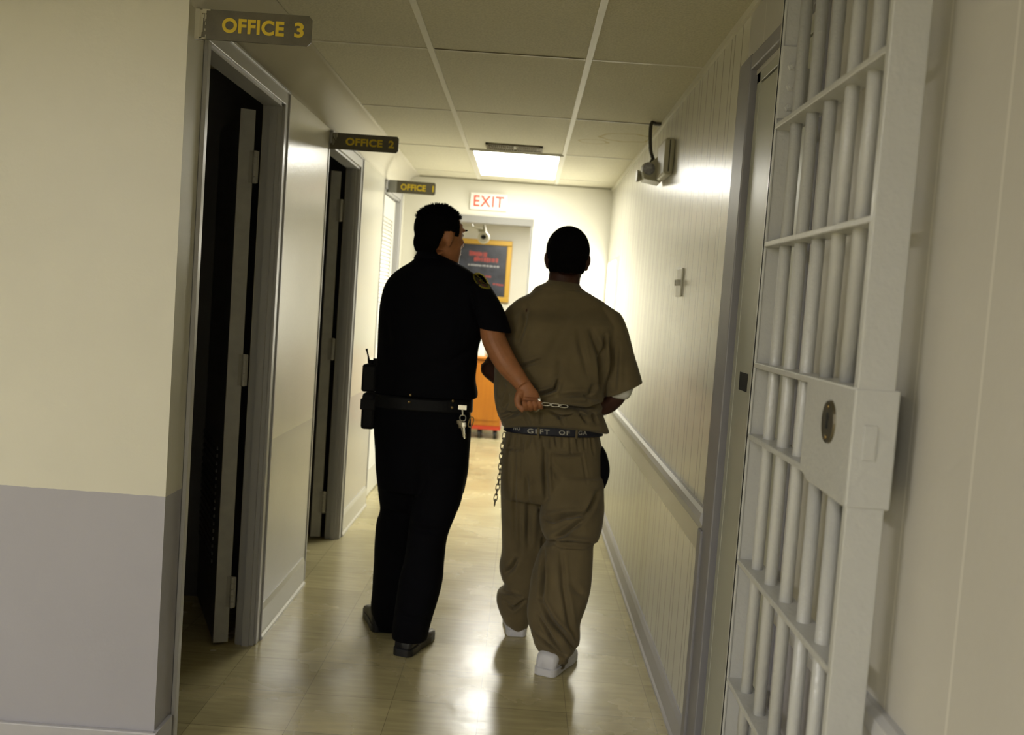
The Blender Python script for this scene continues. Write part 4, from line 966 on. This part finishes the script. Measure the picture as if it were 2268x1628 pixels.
for k in range(13): P_.append(([(1128+k*15+random.uniform(-3, 3), 968), (1126+k*15.5+random.uniform(-5, 5), 990+random.uniform(0, 22))], .0055, .0042))
wrinkle(tm, [(a_, b_*2.0, c_*1.1) for a_, b_, c_ in P_], 4.07, amp=.0035, fr=(10, 10, 5))
otr = meshobj('trousers', tm, m_khaki, pr)
bm = B(); rows(bm, [row(990, 1325, 1336, 4.2, .03), row(1005, 1322, 1344, 4.2, .06), row(1033, 1322, 1350, 4.2, .075), row(1055, 1322, 1348, 4.2, .07), row(1078, 1324, 1340, 4.2, .04)], e=2.0)
obj('side_pocket', bm, m_navy, pr, smooth=True)
# belt with pale words
bm = bandmesh([(1126, 929, 1327, 940, 4.22, .124), (1125, 931, 1327, 943, 4.22, .130), (1121, 948, 1330, 960, 4.22, .134), (1120, 951, 1330, 963, 4.22, .131)], .010)
bl = obj('belt', bm, m_beltblack, pr)
bt = bvh(bl.data)
def belt_text(txt, x0, x1, ytop, ybot, slope=.06):
    me = textmesh(txt, 1, .02, .0, 1.25)
    xs = [v.co.x for v in me.vertices]; ys_ = [v.co.y for v in me.vertices]
    a_, b_, c_, d_ = min(xs), max(xs), min(ys_), max(ys_)
    for v in me.vertices:
        u = (v.co.x-a_)/(b_-a_); t = (v.co.y-c_)/(d_-c_)
        px = x0+u*(x1-x0); py = ybot+(ytop-ybot)*t+slope*(px-x0)
        g = on_surface(bt, px, py, .0012); v.co = g if g else at(px, py, 4.07)
    me.materials.clear(); me.materials.append(m_belttext)
    o = bpy.data.objects.new('lettering', me); C.objects.link(o); o.parent = bl; o.matrix_parent_inverse = bl.matrix_world.inverted()
belt_text('NO', 1137, 1152, 943.5, 952.5)
belt_text('GI', 1168, 1188.5, 949, 959.5)
belt_text('FT', 1196, 1217, 950.5, 961)
belt_text('OF', 1238, 1262, 953, 963)
belt_text('GA', 1281, 1300, 954, 963.5, .02)
for x, y0_, y1_ in ((1192, 942, 971), (1277, 946, 972)):
    bm = B(); g0, g1 = on_surface(bt, x, 950, .002), on_surface(bt, x, 960, .002)
    z0_, z1_ = at(x, y1_, g1.y).z, at(x, y0_, g1.y).z
    box(bm, g1.x-.0045, g1.x+.0045, g1.y-.004, g1.y+.012, z0_, z1_, bev=.001); obj('belt_loop', bm, m_khaki, otr)
# white shoes
a = on = None
shoe(pr, at(1203, 1500, 3.9).x, 3.865, 22, m_whiteshoe, W=.058)
shoe(pr, at(1143, 1408, 4.34).x, 4.31, -2, m_whiteshoe, W=.056)

# handcuffs
YH = 3.985
hc = thing('handcuffs', 'chrome handcuffs with a link chain behind the khaki shirt', 'handcuffs', at(1225, 897, YH))
bm = B()
nk_ = [(1207, 894.5), (1230, 897.5), (1247, 900)]
for i, (x, y) in enumerate(((1209.5, 895.2), (1229.5, 897.4), (1248, 899.6))):
    torus(bm, at(x, y, YH+.004*i), .0150, .0020, nrm=(0, 1, 0), sx=1.18, sz=.40)
    if i < 2: torus(bm, at(x+10, y+1.1, YH+.004*i), .0060, .0018, nrm=(0, .2, 1), sx=1.1, sz=.8)
obj('link_chain', bm, m_chrome, hc, smooth=True)
for (x, y, Y, rr) in ((1186, 892, 4.01, .034), (1293, 903, 4.16, .038)):
    bm = B(); torus(bm, at(x, y, Y), rr, .0045, nrm=(1, .35, 0), sx=1, sz=1, n=32); torus(bm, at(x, y, Y)+Vector((.006, 0, 0)), rr, .0035, nrm=(1, .35, 0), n=32); obj('cuff', bm, m_chrome, hc, smooth=True)
# chain hanging from the prisoner's hip
ch = thing('restraint_chain', 'loose end of a metal chain hanging down the left side of the khaki trousers', 'chain', at(1116, 960, 4.1))
path = [(1117, 962), (1113, 985), (1110, 1010), (1108, 1035), (1106.5, 1055), (1103.5, 1072), (1100.5, 1088), (1098, 1102), (1095.5, 1117)]
pp = [at(x, y, 4.10-.006*i) for i, (x, y) in enumerate(path)]
L_ = [0]
for a_, b_ in zip(pp, pp[1:]): L_.append(L_[-1]+(b_-a_).length)
step = .0215; k = 0; s = .006
while s < L_[-1]+.002:
    j = max(i for i in range(len(L_)) if L_[i] <= min(s, L_[-1]-1e-6)); j = min(j, len(pp)-2)
    t = (s-L_[j])/(L_[j+1]-L_[j]); c = pp[j].lerp(pp[j+1], t); d = (pp[j+1]-pp[j]).normalized()
    tilt = math.atan2(d.x, -d.z)
    bm = B(); torus(bm, Vector((0, 0, 0)), .0150, .0021, nrm=(0, 1, 0), sx=.50, sz=1.0, n=20, k=8)
    Mx = Matrix.Translation(c) @ Matrix.Rotation(-tilt, 4, 'Y') @ Matrix.Rotation(math.radians(20 if k % 2 == 0 else 100), 4, 'Z')
    for v in bm.verts: v.co = Mx @ v.co
    obj('chain_link', bm, m_darkmetal, ch, smooth=True)
    k += 1; s += step
